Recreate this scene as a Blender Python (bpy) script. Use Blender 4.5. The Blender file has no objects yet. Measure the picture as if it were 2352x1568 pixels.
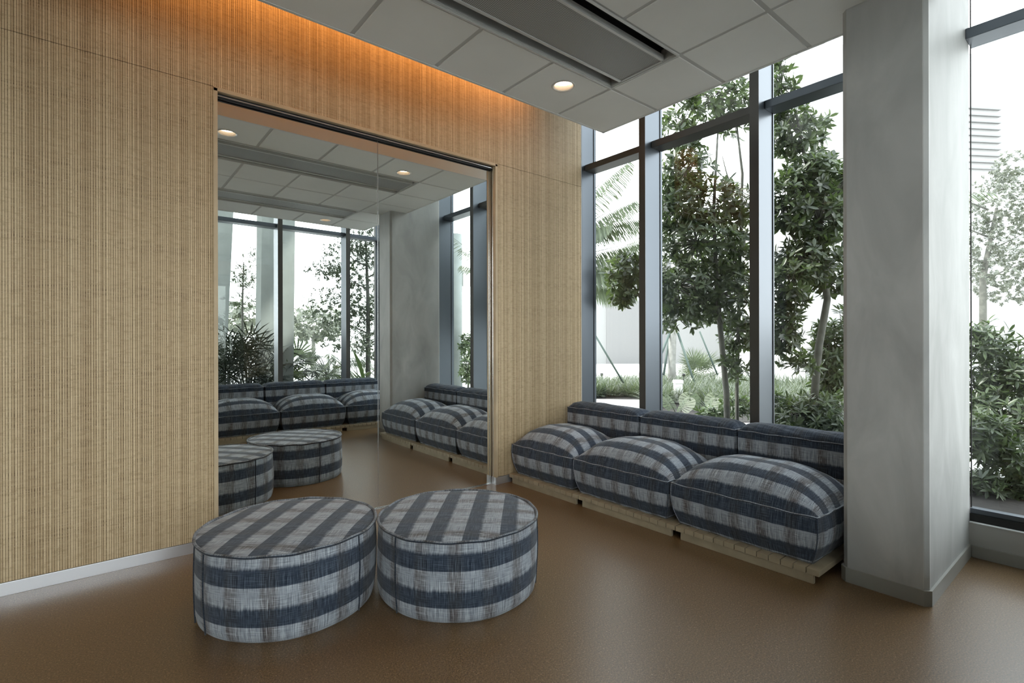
import bpy, bmesh, math, random
import numpy as np
from mathutils import Vector, Matrix

PI = math.pi
random.seed(7)
RNG = np.random.default_rng(11)
SC = bpy.context.scene
COL = SC.collection

# ------------------------------------------------------------------ camera
F_PX, CX, HORIZON, YAW, ROLL, CAM_H = 1178.0, 1176.0, 782.6, 0.6855, -0.0022, 1.4
cam_data = bpy.data.cameras.new('camera')
cam_data.sensor_fit = 'HORIZONTAL'
cam_data.sensor_width = 36.0
cam_data.lens = F_PX / 2352 * 36.0
cam_data.shift_x = 0.0
cam_data.shift_y = (HORIZON - 784.0) / 2352
cam_data.clip_start = 0.05
cam_data.clip_end = 300
cam = bpy.data.objects.new('camera', cam_data)
COL.objects.link(cam)
cs, sn = math.cos(YAW), math.sin(YAW)
fwd = Vector((sn, cs, 0)); rgt = Vector((cs, -sn, 0)); up = Vector((0, 0, 1))
r3 = math.cos(ROLL) * rgt + math.sin(ROLL) * up
u3 = -math.sin(ROLL) * rgt + math.cos(ROLL) * up
cam.matrix_world = Matrix((( r3.x, u3.x, -fwd.x, 0), (r3.y, u3.y, -fwd.y, 0), (r3.z, u3.z, -fwd.z, CAM_H), (0, 0, 0, 1)))
SC.camera = cam

# ------------------------------------------------------------------ world, lights, exposure
SKY = 6.2
world = bpy.data.worlds.new('world')
SC.world = world
world.use_nodes = True
wn = world.node_tree.nodes; wl = world.node_tree.links
bg = wn['Background']
tc = wn.new('ShaderNodeTexCoord'); sep = wn.new('ShaderNodeSeparateXYZ'); ramp = wn.new('ShaderNodeValToRGB')
wl.new(tc.outputs['Generated'], sep.inputs[0]); wl.new(sep.outputs['Z'], ramp.inputs[0])
ramp.color_ramp.elements[0].position = 0.0; ramp.color_ramp.elements[0].color = (0.99, 1.0, 1.0, 1)
ramp.color_ramp.elements[1].position = 1.0; ramp.color_ramp.elements[1].color = (0.86, 0.93, 1.0, 1)
wl.new(ramp.outputs[0], bg.inputs[0]); bg.inputs[1].default_value = SKY

sun = bpy.data.lights.new('sun', 'SUN'); sun.energy = 7.0; sun.angle = math.radians(3); sun.color = (1.0, 0.95, 0.88)
sun_o = bpy.data.objects.new('sun', sun); COL.objects.link(sun_o)
sun_o.rotation_euler = Vector((0.55, -0.55, -1.05)).to_track_quat('-Z', 'Y').to_euler(); sun_o.location = (-5, 5, 12)

def area_light(name, loc, rot, sx, sy, power, color):
    l = bpy.data.lights.new(name, 'AREA'); l.shape = 'RECTANGLE'; l.size = sx; l.size_y = sy
    l.energy = power; l.color = color
    o = bpy.data.objects.new(name, l); o.location = loc; o.rotation_euler = rot; COL.objects.link(o)
    return o
# the warm linear lamp high in the open cove, grazing down the bamboo wall
area_light('cove_light', (1.75, 3.76, 4.14), (math.radians(28), 0, 0), 3.3, 0.02, 15, (1.0, 0.42, 0.11)).data.spread = math.radians(120)

SC.view_settings.view_transform = 'Standard'
SC.view_settings.look = 'None'
SC.view_settings.exposure = 0.0
SC.view_settings.gamma = 1.0
SC.view_settings.use_curve_mapping = False
SC.cycles.max_bounces = 10
SC.cycles.diffuse_bounces = 5
SC.cycles.glossy_bounces = 5
SC.cycles.transparent_max_bounces = 16
SC.cycles.sample_clamp_indirect = 6.0
SC.cycles.use_denoising = True
SC.cycles.caustics_reflective = True
SC.cycles.caustics_refractive = False

# ------------------------------------------------------------------ helpers: tagging
def tag(o, label=None, cat=None, group=None, kind=None):
    if label: o['label'] = label
    if cat: o['category'] = cat
    if group: o['group'] = group
    if kind: o['kind'] = kind
    return o

def empty(name, loc=(0, 0, 0), rz=0.0):
    o = bpy.data.objects.new(name, None); o.location = loc; o.rotation_euler = (0, 0, rz)
    o.empty_display_size = 0.1
    COL.objects.link(o); return o

def copy_tree(o, parent=None):
    c = o.copy(); COL.objects.link(c)
    if parent is not None: c.parent = parent
    for ch in list(o.children): copy_tree(ch, c)
    return c

class MB:
    """collects geometry, then links it as ONE mesh object"""
    def __init__(self): self.v = []; self.f = []; self.uv = []; self.smooth = []; self.mi = []
    def add(self, vs, fs, uvs=None, smooth=False, mi=0):
        b = len(self.v); self.v += [tuple(p) for p in vs]
        for i, fc in enumerate(fs):
            self.f.append([b + k for k in fc]); self.smooth.append(smooth); self.mi.append(mi)
            self.uv.append([uvs[k] for k in fc] if uvs is not None else [(0, 0)] * len(fc))
    def box(self, x0, x1, y0, y1, z0, z1, bev=0.0, mi=0):
        if bev <= 0:
            vs = [(x, y, z) for x in (x0, x1) for y in (y0, y1) for z in (z0, z1)]
            fs = [(0, 1, 3, 2), (4, 6, 7, 5), (0, 4, 5, 1), (2, 3, 7, 6), (0, 2, 6, 4), (1, 5, 7, 3)]
            self.add(vs, fs, mi=mi)
        else:
            bm = bmesh.new(); bmesh.ops.create_cube(bm, size=1)
            for v in bm.verts:
                v.co = Vector(((x0 + x1) / 2 + v.co.x * (x1 - x0), (y0 + y1) / 2 + v.co.y * (y1 - y0), (z0 + z1) / 2 + v.co.z * (z1 - z0)))
            bmesh.ops.bevel(bm, geom=list(bm.edges), offset=bev, segments=2, profile=0.6, affect='EDGES')
            bm.verts.index_update()
            self.add([v.co[:] for v in bm.verts], [[v.index for v in f.verts] for f in bm.faces], mi=mi)
            bm.free()
    def prism(self, pts, z0, z1, mi=0):
        n = len(pts)
        vs = [(p[0], p[1], z0) for p in pts] + [(p[0], p[1], z1) for p in pts]
        fs = [tuple(range(n))[::-1], tuple(range(n, 2 * n))] + [(i, (i + 1) % n, n + (i + 1) % n, n + i) for i in range(n)]
        self.add(vs, fs, mi=mi)
    def tube(self, pts, r, n=8, closed=False, caps=True, mi=0):
        P = [Vector(p) for p in pts]; m = len(P); R = r if hasattr(r, '__len__') else [r] * m
        vs = []; prev = None; acc = 0; uvs = []
        for i in range(m):
            a = P[i - 1] if (i > 0 or closed) else P[i]; b = P[(i + 1) % m] if (i < m - 1 or closed) else P[i]
            t = (b - a).normalized() if (b - a).length > 1e-9 else Vector((0, 0, 1))
            if prev is None:
                h = Vector((0, 0, 1)) if abs(t.z) < 0.9 else Vector((1, 0, 0)); nx = t.cross(h).normalized()
            else:
                nx = (prev - t * prev.dot(t)); nx = nx.normalized() if nx.length > 1e-6 else t.orthogonal().normalized()
            prev = nx; ny = t.cross(nx)
            if i > 0: acc += (P[i] - P[i - 1]).length
            for k in range(n):
                a_ = 2 * PI * k / n
                vs.append(P[i] + (nx * math.cos(a_) + ny * math.sin(a_)) * R[i]); uvs.append((acc, k / n * 2 * PI * R[i]))
        fs = []
        for i in range(m if closed else m - 1):
            j = (i + 1) % m
            for k in range(n): fs.append((i * n + k, i * n + (k + 1) % n, j * n + (k + 1) % n, j * n + k))
        if caps and not closed: fs += [tuple(range(n))[::-1], tuple((m - 1) * n + k for k in range(n))]
        self.add(vs, fs, uvs, smooth=True, mi=mi)
    def build(self, name, mat, parent=None, loc=None):
        me = bpy.data.meshes.new(name); me.from_pydata(self.v, [], self.f)
        mats = mat if isinstance(mat, (list, tuple)) else [mat]
        for m_ in mats: me.materials.append(m_)
        uvl = me.uv_layers.new(name='UVMap')
        flat = [c for fc in self.uv for p in fc for c in p]
        uvl.data.foreach_set('uv', flat)
        me.polygons.foreach_set('use_smooth', self.smooth)
        me.polygons.foreach_set('material_index', self.mi)
        me.update()
        o = bpy.data.objects.new(name, me); COL.objects.link(o)
        if parent is not None: o.parent = parent
        if loc is not None: o.location = loc
        return o

def raw_mesh(name, V, Fq, mat, parent=None, smooth=True):
    """fast path for leaf clouds: V (n,3) array, Fq list of arrays of equal-length faces"""
    me = bpy.data.meshes.new(name)
    nl = sum(a.size for a in Fq); npoly = sum(len(a) for a in Fq)
    me.vertices.add(len(V)); me.vertices.foreach_set('co', np.asarray(V, np.float32).ravel())
    me.loops.add(nl); me.polygons.add(npoly)
    me.loops.foreach_set('vertex_index', np.concatenate([a.ravel() for a in Fq]).astype(np.int32))
    st = []; s = 0
    for a in Fq:
        k = a.shape[1]; st.append(s + np.arange(len(a)) * k); s += a.size
    me.polygons.foreach_set('loop_start', np.concatenate(st).astype(np.int32))
    me.polygons.foreach_set('use_smooth', [smooth] * npoly)
    me.materials.append(mat); me.update(calc_edges=True); me.validate()
    o = bpy.data.objects.new(name, me); COL.objects.link(o)
    if parent is not None: o.parent = parent
    return o

# ------------------------------------------------------------------ helpers: materials
def new_mat(name):
    m = bpy.data.materials.new(name); m.use_nodes = True
    return m, m.node_tree.nodes, m.node_tree.links, m.node_tree.nodes['Principled BSDF']

def simple(name, col, rough=0.6, metal=0.0, spec=0.5, noise=0.0, nscale=6.0, bump=0.0, bscale=60.0):
    m, n, l, b = new_mat(name)
    b.inputs['Roughness'].default_value = rough; b.inputs['Metallic'].default_value = metal
    b.inputs['Specular IOR Level'].default_value = spec
    b.inputs['Base Color'].default_value = (*col, 1)
    if noise or bump:
        t = n.new('ShaderNodeTexCoord')
    if noise:
        nz = n.new('ShaderNodeTexNoise'); nz.inputs['Scale'].default_value = nscale; nz.inputs['Detail'].default_value = 5
        r = n.new('ShaderNodeMapRange'); r.inputs[1].default_value = 0.3; r.inputs[2].default_value = 0.7
        r.inputs[3].default_value = 1 - noise; r.inputs[4].default_value = 1 + noise
        mx = n.new('ShaderNodeVectorMath'); mx.operation = 'SCALE'; mx.inputs[0].default_value = col
        l.new(t.outputs['Object'], nz.inputs['Vector']); l.new(nz.outputs[0], r.inputs[0]); l.new(r.outputs[0], mx.inputs['Scale'])
        l.new(mx.outputs[0], b.inputs['Base Color'])
    if bump:
        nb = n.new('ShaderNodeTexNoise'); nb.inputs['Scale'].default_value = bscale
        bp = n.new('ShaderNodeBump'); bp.inputs['Strength'].default_value = bump; bp.inputs['Distance'].default_value = 0.004
        l.new(t.outputs['Object'], nb.inputs['Vector']); l.new(nb.outputs[0], bp.inputs['Height']); l.new(bp.outputs[0], b.inputs['Normal'])
    return m

def node_math(n, l, op, a, b=None, c=None, clamp=False):
    m = n.new('ShaderNodeMath'); m.operation = op; m.use_clamp = clamp
    for i, x in enumerate((a, b, c)):
        if x is None: continue
        if isinstance(x, (int, float)): m.inputs[i].default_value = x
        else: l.new(x, m.inputs[i])
    return m.outputs[0]
def node_mix(n, l, f, a, b):
    m = n.new('ShaderNodeMix'); m.data_type = 'RGBA'
    for s, x in ((m.inputs['Factor'], f), (m.inputs['A'], a), (m.inputs['B'], b)):
        if isinstance(x, (int, float)): s.default_value = x
        elif isinstance(x, tuple): s.default_value = (*x, 1)
        else: l.new(x, s)
    return m.outputs['Result']
def node_range(n, l, x, a, b, c, d, smooth=False):
    m = n.new('ShaderNodeMapRange'); l.new(x, m.inputs[0])
    if smooth: m.interpolation_type = 'SMOOTHSTEP'
    for i, q in enumerate((a, b, c, d)): m.inputs[i + 1].default_value = q
    return m.outputs[0]
def node_noise(n, l, vec, scale, detail=2.0, rough=0.5, dist=0.0):
    m = n.new('ShaderNodeTexNoise'); l.new(vec, m.inputs['Vector'])
    m.inputs['Scale'].default_value = scale; m.inputs['Detail'].default_value = detail
    m.inputs['Roughness'].default_value = rough; m.inputs['Distortion'].default_value = dist
    return m.outputs[0]
def node_xyz(n, l, x, y, z):
    m = n.new('ShaderNodeCombineXYZ')
    for i, q in enumerate((x, y, z)):
        if isinstance(q, (int, float)): m.inputs[i].default_value = q
        else: l.new(q, m.inputs[i])
    return m.outputs[0]

def bamboo_mat():
    m, n, l, b = new_mat('woven_bamboo')
    t = n.new('ShaderNodeTexCoord'); s = n.new('ShaderNodeSeparateXYZ'); l.new(t.outputs['Object'], s.inputs[0])
    X, Z = s.outputs['X'], s.outputs['Z']
    jit = node_noise(n, l, node_xyz(n, l, X, 0, 0), 31.0, 1.0)
    xj = node_math(n, l, 'ADD', X, node_math(n, l, 'MULTIPLY', jit, 0.012))
    q = node_math(n, l, 'DIVIDE', xj, 0.0118)
    fr = node_math(n, l, 'FRACT', q); cell = node_math(n, l, 'FLOOR', q)
    wn_ = n.new('ShaderNodeTexWhiteNoise'); wn_.noise_dimensions = '1D'; l.new(cell, wn_.inputs['W'])
    rnd = wn_.outputs['Value']
    wide = node_math(n, l, 'MULTIPLY_ADD', rnd, 0.30, 0.50)            # slat share of each pitch
    d = node_math(n, l, 'SUBTRACT', fr, wide)
    gap = node_range(n, l, d, -0.06, 0.06, 0.0, 1.0, True)
    edge0 = node_range(n, l, fr, 0.0, 0.10, 1.0, 0.0, True)
    gap = node_math(n, l, 'MAXIMUM', gap, edge0)
    # weft strands showing in the gaps
    zx = node_math(n, l, 'MULTIPLY_ADD', node_noise(n, l, node_xyz(n, l, X, 0, Z), 0.9, 1.0), 0.03, Z)
    weft = node_noise(n, l, node_xyz(n, l, node_math(n, l, 'MULTIPLY', X, 0.12), 0, zx), 85.0, 3.0, 0.7)
    weft = node_range(n, l, weft, 0.38, 0.60, 0.0, 1.0)
    per = node_noise(n, l, node_xyz(n, l, cell, 0, node_math(n, l, 'MULTIPLY', Z, 8.0)), 1.7, 3.0, 0.6)
    big = node_noise(n, l, node_xyz(n, l, node_math(n, l, 'MULTIPLY', X, 0.4), 0, Z), 3.2, 4.0, 0.6)
    slat = node_mix(n, l, rnd, (0.52, 0.39, 0.235), (0.67, 0.535, 0.35))
    slat = node_mix(n, l, node_range(n, l, per, 0.3, 0.75, 0.0, 0.55), slat, (0.44, 0.33, 0.19))
    bandz = node_noise(n, l, node_xyz(n, l, 0.3, 0, zx), 9.0, 4.0, 0.65)
    dots = node_math(n, l, 'MULTIPLY', node_math(n, l, 'SUBTRACT', 1.0, weft), node_range(n, l, bandz, 0.42, 0.60, 0.25, 1.0))
    gcol = node_mix(n, l, dots, (0.35, 0.26, 0.152), (0.145, 0.094, 0.05))
    gcol = node_mix(n, l, node_range(n, l, big, 0.35, 0.65, 0.0, 0.35), gcol, (0.20, 0.13, 0.065))
    col = node_mix(n, l, gap, slat, gcol)
    # fine horizontal threads
    th = node_noise(n, l, node_xyz(n, l, node_math(n, l, 'MULTIPLY', X, 0.35), 0, zx), 48.0, 4.0, 0.8)
    col = node_mix(n, l, node_range(n, l, th, 0.50, 0.66, 0.0, 0.50), col, (0.27, 0.185, 0.098))
    th2 = node_noise(n, l, node_xyz(n, l, node_math(n, l, 'MULTIPLY', X, 0.2), 4.0, zx), 110.0, 2.0, 0.7)
    col = node_mix(n, l, node_range(n, l, th2, 0.58, 0.70, 0.0, 0.45), col, (0.58, 0.48, 0.32))
    l.new(col, b.inputs['Base Color'])
    b.inputs['Roughness'].default_value = 0.55; b.inputs['Specular IOR Level'].default_value = 0.3
    bp = n.new('ShaderNodeBump'); bp.inputs['Strength'].default_value = 0.7; bp.inputs['Distance'].default_value = 0.003
    l.new(node_math(n, l, 'SUBTRACT', 1.0, gap), bp.inputs['Height']); l.new(bp.outputs[0], b.inputs['Normal'])
    return m

def floor_mat():
    m, n, l, b = new_mat('cork_floor')
    t = n.new('ShaderNodeTexCoord'); V = t.outputs['Object']
    f1 = node_noise(n, l, V, 150.0, 2.0, 0.7); f2 = node_noise(n, l, V, 100.0, 2.0, 0.8); f3 = node_noise(n, l, V, 1.1, 3.0)
    col = node_mix(n, l, node_range(n, l, f1, 0.35, 0.65, 0.0, 1.0), (0.062, 0.036, 0.017), (0.235, 0.148, 0.072))
    col = node_mix(n, l, node_range(n, l, f2, 0.60, 0.68, 0.0, 0.8), col, (0.42, 0.31, 0.20))
    col = node_mix(n, l, node_range(n, l, f2, 0.30, 0.38, 0.55, 0.0), col, (0.045, 0.03, 0.018))
    col = node_mix(n, l, node_range(n, l, f3, 0.1, 0.9, 0.0, 0.5), col, (0.15, 0.092, 0.042))
    s = n.new('ShaderNodeSeparateXYZ'); l.new(V, s.inputs[0])
    for ax, off in (('X', 0.43), ('Y', 0.21)):
        k = node_math(n, l, 'FRACT', node_math(n, l, 'DIVIDE', node_math(n, l, 'ADD', s.outputs[ax], off + 10), 1.83))
        k = node_math(n, l, 'ABSOLUTE', node_math(n, l, 'SUBTRACT', k, 0.5))
        col = node_mix(n, l, node_range(n, l, k, 0.0, 0.0012, 0.4, 0.0), col, (0.05, 0.03, 0.015))
    l.new(col, b.inputs['Base Color'])
    l.new(node_range(n, l, f3, 0.0, 1.0, 0.29, 0.35), b.inputs['Roughness'])
    b.inputs['Specular IOR Level'].default_value = 0.6
    return m

def plaid_mat(name, period=0.183, phase=0.0, dim=1.0):
    """washed blue and grey plaid; UV is in metres, v runs across the bands"""
    m, n, l, b = new_mat(name)
    t = n.new('ShaderNodeUVMap'); t.uv_map = 'UVMap'
    s = n.new('ShaderNodeSeparateXYZ'); l.new(t.outputs[0], s.inputs[0])
    U, V = s.outputs['X'], s.outputs['Y']
    wob = node_noise(n, l, node_xyz(n, l, node_math(n, l, 'MULTIPLY', U, 90.0), node_math(n, l, 'MULTIPLY', V, 2.0), 0), 1.0, 2.0)
    q = node_math(n, l, 'FRACT', node_math(n, l, 'ADD', node_math(n, l, 'DIVIDE', V, period), phase + 20.0))
    qs = node_math(n, l, 'ADD', q, node_math(n, l, 'MULTIPLY', node_math(n, l, 'SUBTRACT', wob, 0.5), 0.16))
    up_ = node_range(n, l, q, 0.02, 0.035, 0.0, 1.0, True)
    dn = node_range(n, l, qs, 0.44, 0.56, 1.0, 0.0, True)
    band = node_math(n, l, 'MULTIPLY', up_, dn)
    w2 = node_noise(n, l, node_xyz(n, l, node_math(n, l, 'MULTIPLY', U, 2.0), node_math(n, l, 'MULTIPLY', V, 90.0), 3.0), 1.0, 2.0)
    p = node_math(n, l, 'FRACT', node_math(n, l, 'ADD', node_math(n, l, 'ADD', node_math(n, l, 'DIVIDE', U, 0.172), 20.3), node_math(n, l, 'MULTIPLY', node_math(n, l, 'SUBTRACT', w2, 0.5), 0.1)))
    p1 = node_range(n, l, p, 0.0, 0.16, 0.0, 1.0, True); p2 = node_range(n, l, p, 0.34, 0.62, 1.0, 0.0, True)
    slow = node_noise(n, l, node_xyz(n, l, node_math(n, l, 'MULTIPLY', U, 9.0), node_math(n, l, 'MULTIPLY', V, 2.5), 5.0), 1.0, 3.0)
    chk = node_math(n, l, 'MULTIPLY', node_math(n, l, 'MULTIPLY', p1, p2), node_range(n, l, slow, 0.3, 0.62, 0.35, 1.0))
    # threads
    tv = node_noise(n, l, node_xyz(n, l, node_math(n, l, 'MULTIPLY', U, 400.0), node_math(n, l, 'MULTIPLY', V, 9.0), 0), 1.0, 2.0, 0.7)
    th = node_noise(n, l, node_xyz(n, l, node_math(n, l, 'MULTIPLY', U, 9.0), node_math(n, l, 'MULTIPLY', V, 400.0), 7.0), 1.0, 2.0, 0.7)
    sp = node_noise(n, l, node_xyz(n, l, U, V, 0), 420.0, 1.0)
    light_a = (0.37, 0.415, 0.475); light_b = (0.125, 0.105, 0.098)
    dark_a = (0.038, 0.054, 0.084); dark_b = (0.046, 0.049, 0.056)
    L = node_mix(n, l, chk, light_a, light_b); D = node_mix(n, l, chk, dark_a, dark_b)
    c = node_mix(n, l, band, L, D)
    hi = node_mix(n, l, band, (0.72, 0.77, 0.83), (0.17, 0.21, 0.27))
    lo = node_mix(n, l, band, (0.06, 0.065, 0.08), (0.015, 0.022, 0.035))
    c = node_mix(n, l, node_range(n, l, tv, 0.52, 0.66, 0.0, 0.85), c, hi)
    c = node_mix(n, l, node_range(n, l, th, 0.55, 0.68, 0.0, 0.75), c, hi)
    c = node_mix(n, l, node_range(n, l, tv, 0.34, 0.46, 0.8, 0.0), c, lo)
    c = node_mix(n, l, node_range(n, l, th, 0.32, 0.44, 0.7, 0.0), c, lo)
    dim *= 0.71
    if dim != 1.0:
        k = n.new('ShaderNodeVectorMath'); k.operation = 'SCALE'; l.new(c, k.inputs[0]); k.inputs['Scale'].default_value = dim; c = k.outputs[0]
    l.new(c, b.inputs['Base Color'])
    b.inputs['Roughness'].default_value = 0.95; b.inputs['Specular IOR Level'].default_value = 0.15
    b.inputs['Sheen Weight'].default_value = 0.15
    bp = n.new('ShaderNodeBump'); bp.inputs['Strength'].default_value = 0.35; bp.inputs['Distance'].default_value = 0.0015
    l.new(node_math(n, l, 'ADD', tv, node_math(n, l, 'ADD', th, sp)), bp.inputs['Height']); l.new(bp.outputs[0], b.inputs['Normal'])
    return m

def leaf_mat(name, c1, c2, trans=0.35, rough=0.35):
    m, n, l, b = new_mat(name)
    t = n.new('ShaderNodeTexCoord'); g = n.new('ShaderNodeNewGeometry')
    col = node_mix(n, l, g.outputs['Random Per Island'], c1, c2)
    l.new(col, b.inputs['Base Color']); b.inputs['Roughness'].default_value = rough; b.inputs['Specular IOR Level'].default_value = 0.5
    tr = n.new('ShaderNodeBsdfTranslucent')
    k = n.new('ShaderNodeVectorMath'); k.operation = 'MULTIPLY'; l.new(col, k.inputs[0]); k.inputs[1].default_value = (1.6, 1.8, 1.0)
    l.new(k.outputs[0], tr.inputs[0])
    mx = n.new('ShaderNodeMixShader'); mx.inputs[0].default_value = trans
    l.new(b.outputs[0], mx.inputs[1]); l.new(tr.outputs[0], mx.inputs[2]); l.new(mx.outputs[0], n['Material Output'].inputs[0])
    return m

def glass_mat():
    m = bpy.data.materials.new('window_glass'); m.use_nodes = True; n = m.node_tree.nodes; l = m.node_tree.links
    n.remove(n['Principled BSDF'])
    tr = n.new('ShaderNodeBsdfTransparent'); tr.inputs[0].default_value = (0.94, 0.96, 0.955, 1)
    gl = n.new('ShaderNodeBsdfGlossy'); gl.inputs['Roughness'].default_value = 0.0
    lw_ = n.new('ShaderNodeLayerWeight'); lw_.inputs['Blend'].default_value = 0.5
    f2 = node_math(n, l, 'MULTIPLY_ADD', node_math(n, l, 'POWER', lw_.outputs['Facing'], 5.0), 0.75, 0.035, clamp=True)
    mx = n.new('ShaderNodeMixShader'); l.new(f2, mx.inputs[0]); l.new(tr.outputs[0], mx.inputs[1]); l.new(gl.outputs[0], mx.inputs[2])
    l.new(mx.outputs[0], n['Material Output'].inputs[0])
    return m

def emit_mat(name, col, strength):
    m, n, l, b = new_mat(name)
    b.inputs['Base Color'].default_value = (*col, 1); b.inputs['Emission Color'].default_value = (*col, 1); b.inputs['Emission Strength'].default_value = strength
    return m

def perforated_mat():
    m, n, l, b = new_mat('perforated_metal')
    t = n.new('ShaderNodeTexCoord'); s = n.new('ShaderNodeSeparateXYZ'); l.new(t.outputs['Object'], s.inputs[0])
    pitch = 0.011
    a = node_math(n, l, 'FRACT', node_math(n, l, 'DIVIDE', node_math(n, l, 'ADD', s.outputs['X'], 50), pitch))
    c = node_math(n, l, 'FRACT', node_math(n, l, 'DIVIDE', node_math(n, l, 'ADD', s.outputs['Y'], 50), pitch))
    a = node_math(n, l, 'SUBTRACT', a, 0.5); c = node_math(n, l, 'SUBTRACT', c, 0.5)
    r = node_math(n, l, 'SQRT', node_math(n, l, 'ADD', node_math(n, l, 'MULTIPLY', a, a), node_math(n, l, 'MULTIPLY', c, c)))
    k = node_range(n, l, r, 0.25, 0.36, 0.0, 1.0, True)
    col = node_mix(n, l, k, (0.05, 0.05, 0.048), (0.40, 0.40, 0.385))
    l.new(col, b.inputs['Base Color']); b.inputs['Roughness'].default_value = 0.5
    return m

def plaster_mat():
    m, n, l, b = new_mat('polished_plaster')
    t = n.new('ShaderNodeTexCoord'); V = t.outputs['Object']
    s = n.new('ShaderNodeSeparateXYZ'); l.new(V, s.inputs[0])
    v2 = node_xyz(n, l, s.outputs['X'], s.outputs['Y'], node_math(n, l, 'MULTIPLY', s.outputs['Z'], 0.45))
    a = node_noise(n, l, v2, 4.0, 5.0, 0.55, 0.6); c = node_noise(n, l, v2, 1.3, 3.0, 0.5)
    col = node_mix(n, l, node_range(n, l, a, 0.35, 0.7, 0.0, 1.0), (0.355, 0.36, 0.35), (0.485, 0.49, 0.48))
    col = node_mix(n, l, node_range(n, l, c, 0.35, 0.7, 0.0, 0.5), col, (0.39, 0.405, 0.395))
    l.new(col, b.inputs['Base Color']); b.inputs['Roughness'].default_value = 0.55; b.inputs['Specular IOR Level'].default_value = 0.35
    return m

M = {}
M['bamboo'] = bamboo_mat()
M['floor'] = floor_mat()
M['plaid'] = plaid_mat('plaid_fabric', 0.183, 0.0)
M['piping'] = plaid_mat('plaid_piping', 0.06, 0.3, 1.05)
M['piping_dark'] = plaid_mat('dark_plaid_piping', 0.11, 0.3, 0.62)
M['plaster'] = plaster_mat()
M['bead'] = simple('corner_bead', (0.60, 0.61, 0.59), 0.5)
M['tile'] = simple('ceiling_tile', (0.80, 0.80, 0.77), 0.9, noise=0.02, nscale=3)
M['grid'] = simple('ceiling_grid', (0.56, 0.56, 0.54), 0.8)
M['white'] = simple('white_paint', (0.68, 0.68, 0.66), 0.6)
M['plenum'] = simple('plenum_paint', (0.30, 0.28, 0.25), 0.9)
M['aluminium'] = simple('satin_aluminium', (0.72, 0.74, 0.78), 0.32, 0.85)
M['silver'] = simple('bright_aluminium', (0.80, 0.82, 0.82), 0.25, 0.9)
M['frame'] = simple('window_metal', (0.115, 0.132, 0.155), 0.34, 0.7)
M['frame_front'] = simple('window_metal_cap', (0.075, 0.072, 0.068), 0.45, 0.2)
M['gasket'] = simple('black_gasket', (0.01, 0.01, 0.01), 0.6)
M['skirting'] = simple('grey_skirting', (0.30, 0.30, 0.275), 0.4, spec=0.4)
M['sill'] = simple('sill_paint', (0.80, 0.82, 0.82), 0.4)
M['low_wall'] = simple('low_wall_paint', (0.42, 0.42, 0.40), 0.7)
M['trim_wood'] = simple('pale_wood_trim', (0.46, 0.36, 0.23), 0.5, noise=0.12, nscale=5)
M['slat_wood'] = simple('slat_wood', (0.34, 0.285, 0.195), 0.55, noise=0.14, nscale=9)
M['glass'] = glass_mat()
M['perforated'] = perforated_mat()
M['vent_metal'] = simple('vent_metal', (0.56, 0.56, 0.54), 0.4, 0.1)
M['black'] = simple('black_void', (0.006, 0.006, 0.006), 0.8)
M['lamp'] = emit_mat('lamp_lens', (1.0, 0.86, 0.68), 16.0)
M['lamp_ring'] = simple('lamp_ring', (0.62, 0.60, 0.57), 0.35, 0.3)
M['lamp_baffle'] = simple('lamp_baffle', (0.16, 0.13, 0.10), 0.4, 0.4)
m, n, l, b = new_mat('mirror_silver')
b.inputs['Base Color'].default_value = (0.88, 0.91, 0.89, 1); b.inputs['Metallic'].default_value = 1; b.inputs['Roughness'].default_value = 0.0
M['mirror'] = m
M['concrete'] = simple('pale_concrete', (0.25, 0.275, 0.265), 0.8, noise=0.08, nscale=3)
M['paving'] = simple('pale_paving', (0.46, 0.455, 0.44), 0.9, noise=0.1, nscale=2)
M['mulch'] = simple('dark_mulch', (0.016, 0.013, 0.011), 0.95, noise=0.5, nscale=14, bump=1.0, bscale=25)
M['facade'] = simple('white_facade', (0.30, 0.30, 0.295), 0.8)
M['facade_line'] = simple('facade_line', (0.22, 0.22, 0.22), 0.8)
M['bark'] = simple('grey_bark', (0.10, 0.10, 0.085), 0.9, noise=0.3, nscale=10)
M['bark_pale'] = simple('pale_bark', (0.26, 0.26, 0.24), 0.9, noise=0.2, nscale=8)
M['stake'] = simple('green_stake', (0.05, 0.075, 0.065), 0.7)
M['leaf'] = leaf_mat('glossy_leaf', (0.026, 0.038, 0.020), (0.085, 0.112, 0.056), 0.32)
M['leaf_shrub'] = leaf_mat('shrub_leaf', (0.028, 0.042, 0.022), (0.10, 0.135, 0.068), 0.28)
M['leaf_fine'] = leaf_mat('fine_leaf', (0.040, 0.052, 0.038), (0.085, 0.10, 0.072), 0.3, 0.6)
M['leaf_haze'] = leaf_mat('hazed_leaf', (0.10, 0.11, 0.095), (0.16, 0.17, 0.145), 0.2, 0.7)  # haze put into the leaf colour: paler and greyer than nearer leaves
M['palm'] = leaf_mat('palm_leaf', (0.055, 0.072, 0.045), (0.11, 0.135, 0.085), 0.25, 0.5)
M['palm_dark'] = leaf_mat('dark_palm_leaf', (0.010, 0.016, 0.011), (0.035, 0.045, 0.032), 0.10, 0.4)
M['grass'] = leaf_mat('grass_blade', (0.055, 0.07, 0.05), (0.13, 0.15, 0.11), 0.25, 0.45)
M['monstera'] = leaf_mat('monstera_leaf', (0.030, 0.044, 0.020), (0.060, 0.082, 0.036), 0.2, 0.5)

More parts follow.
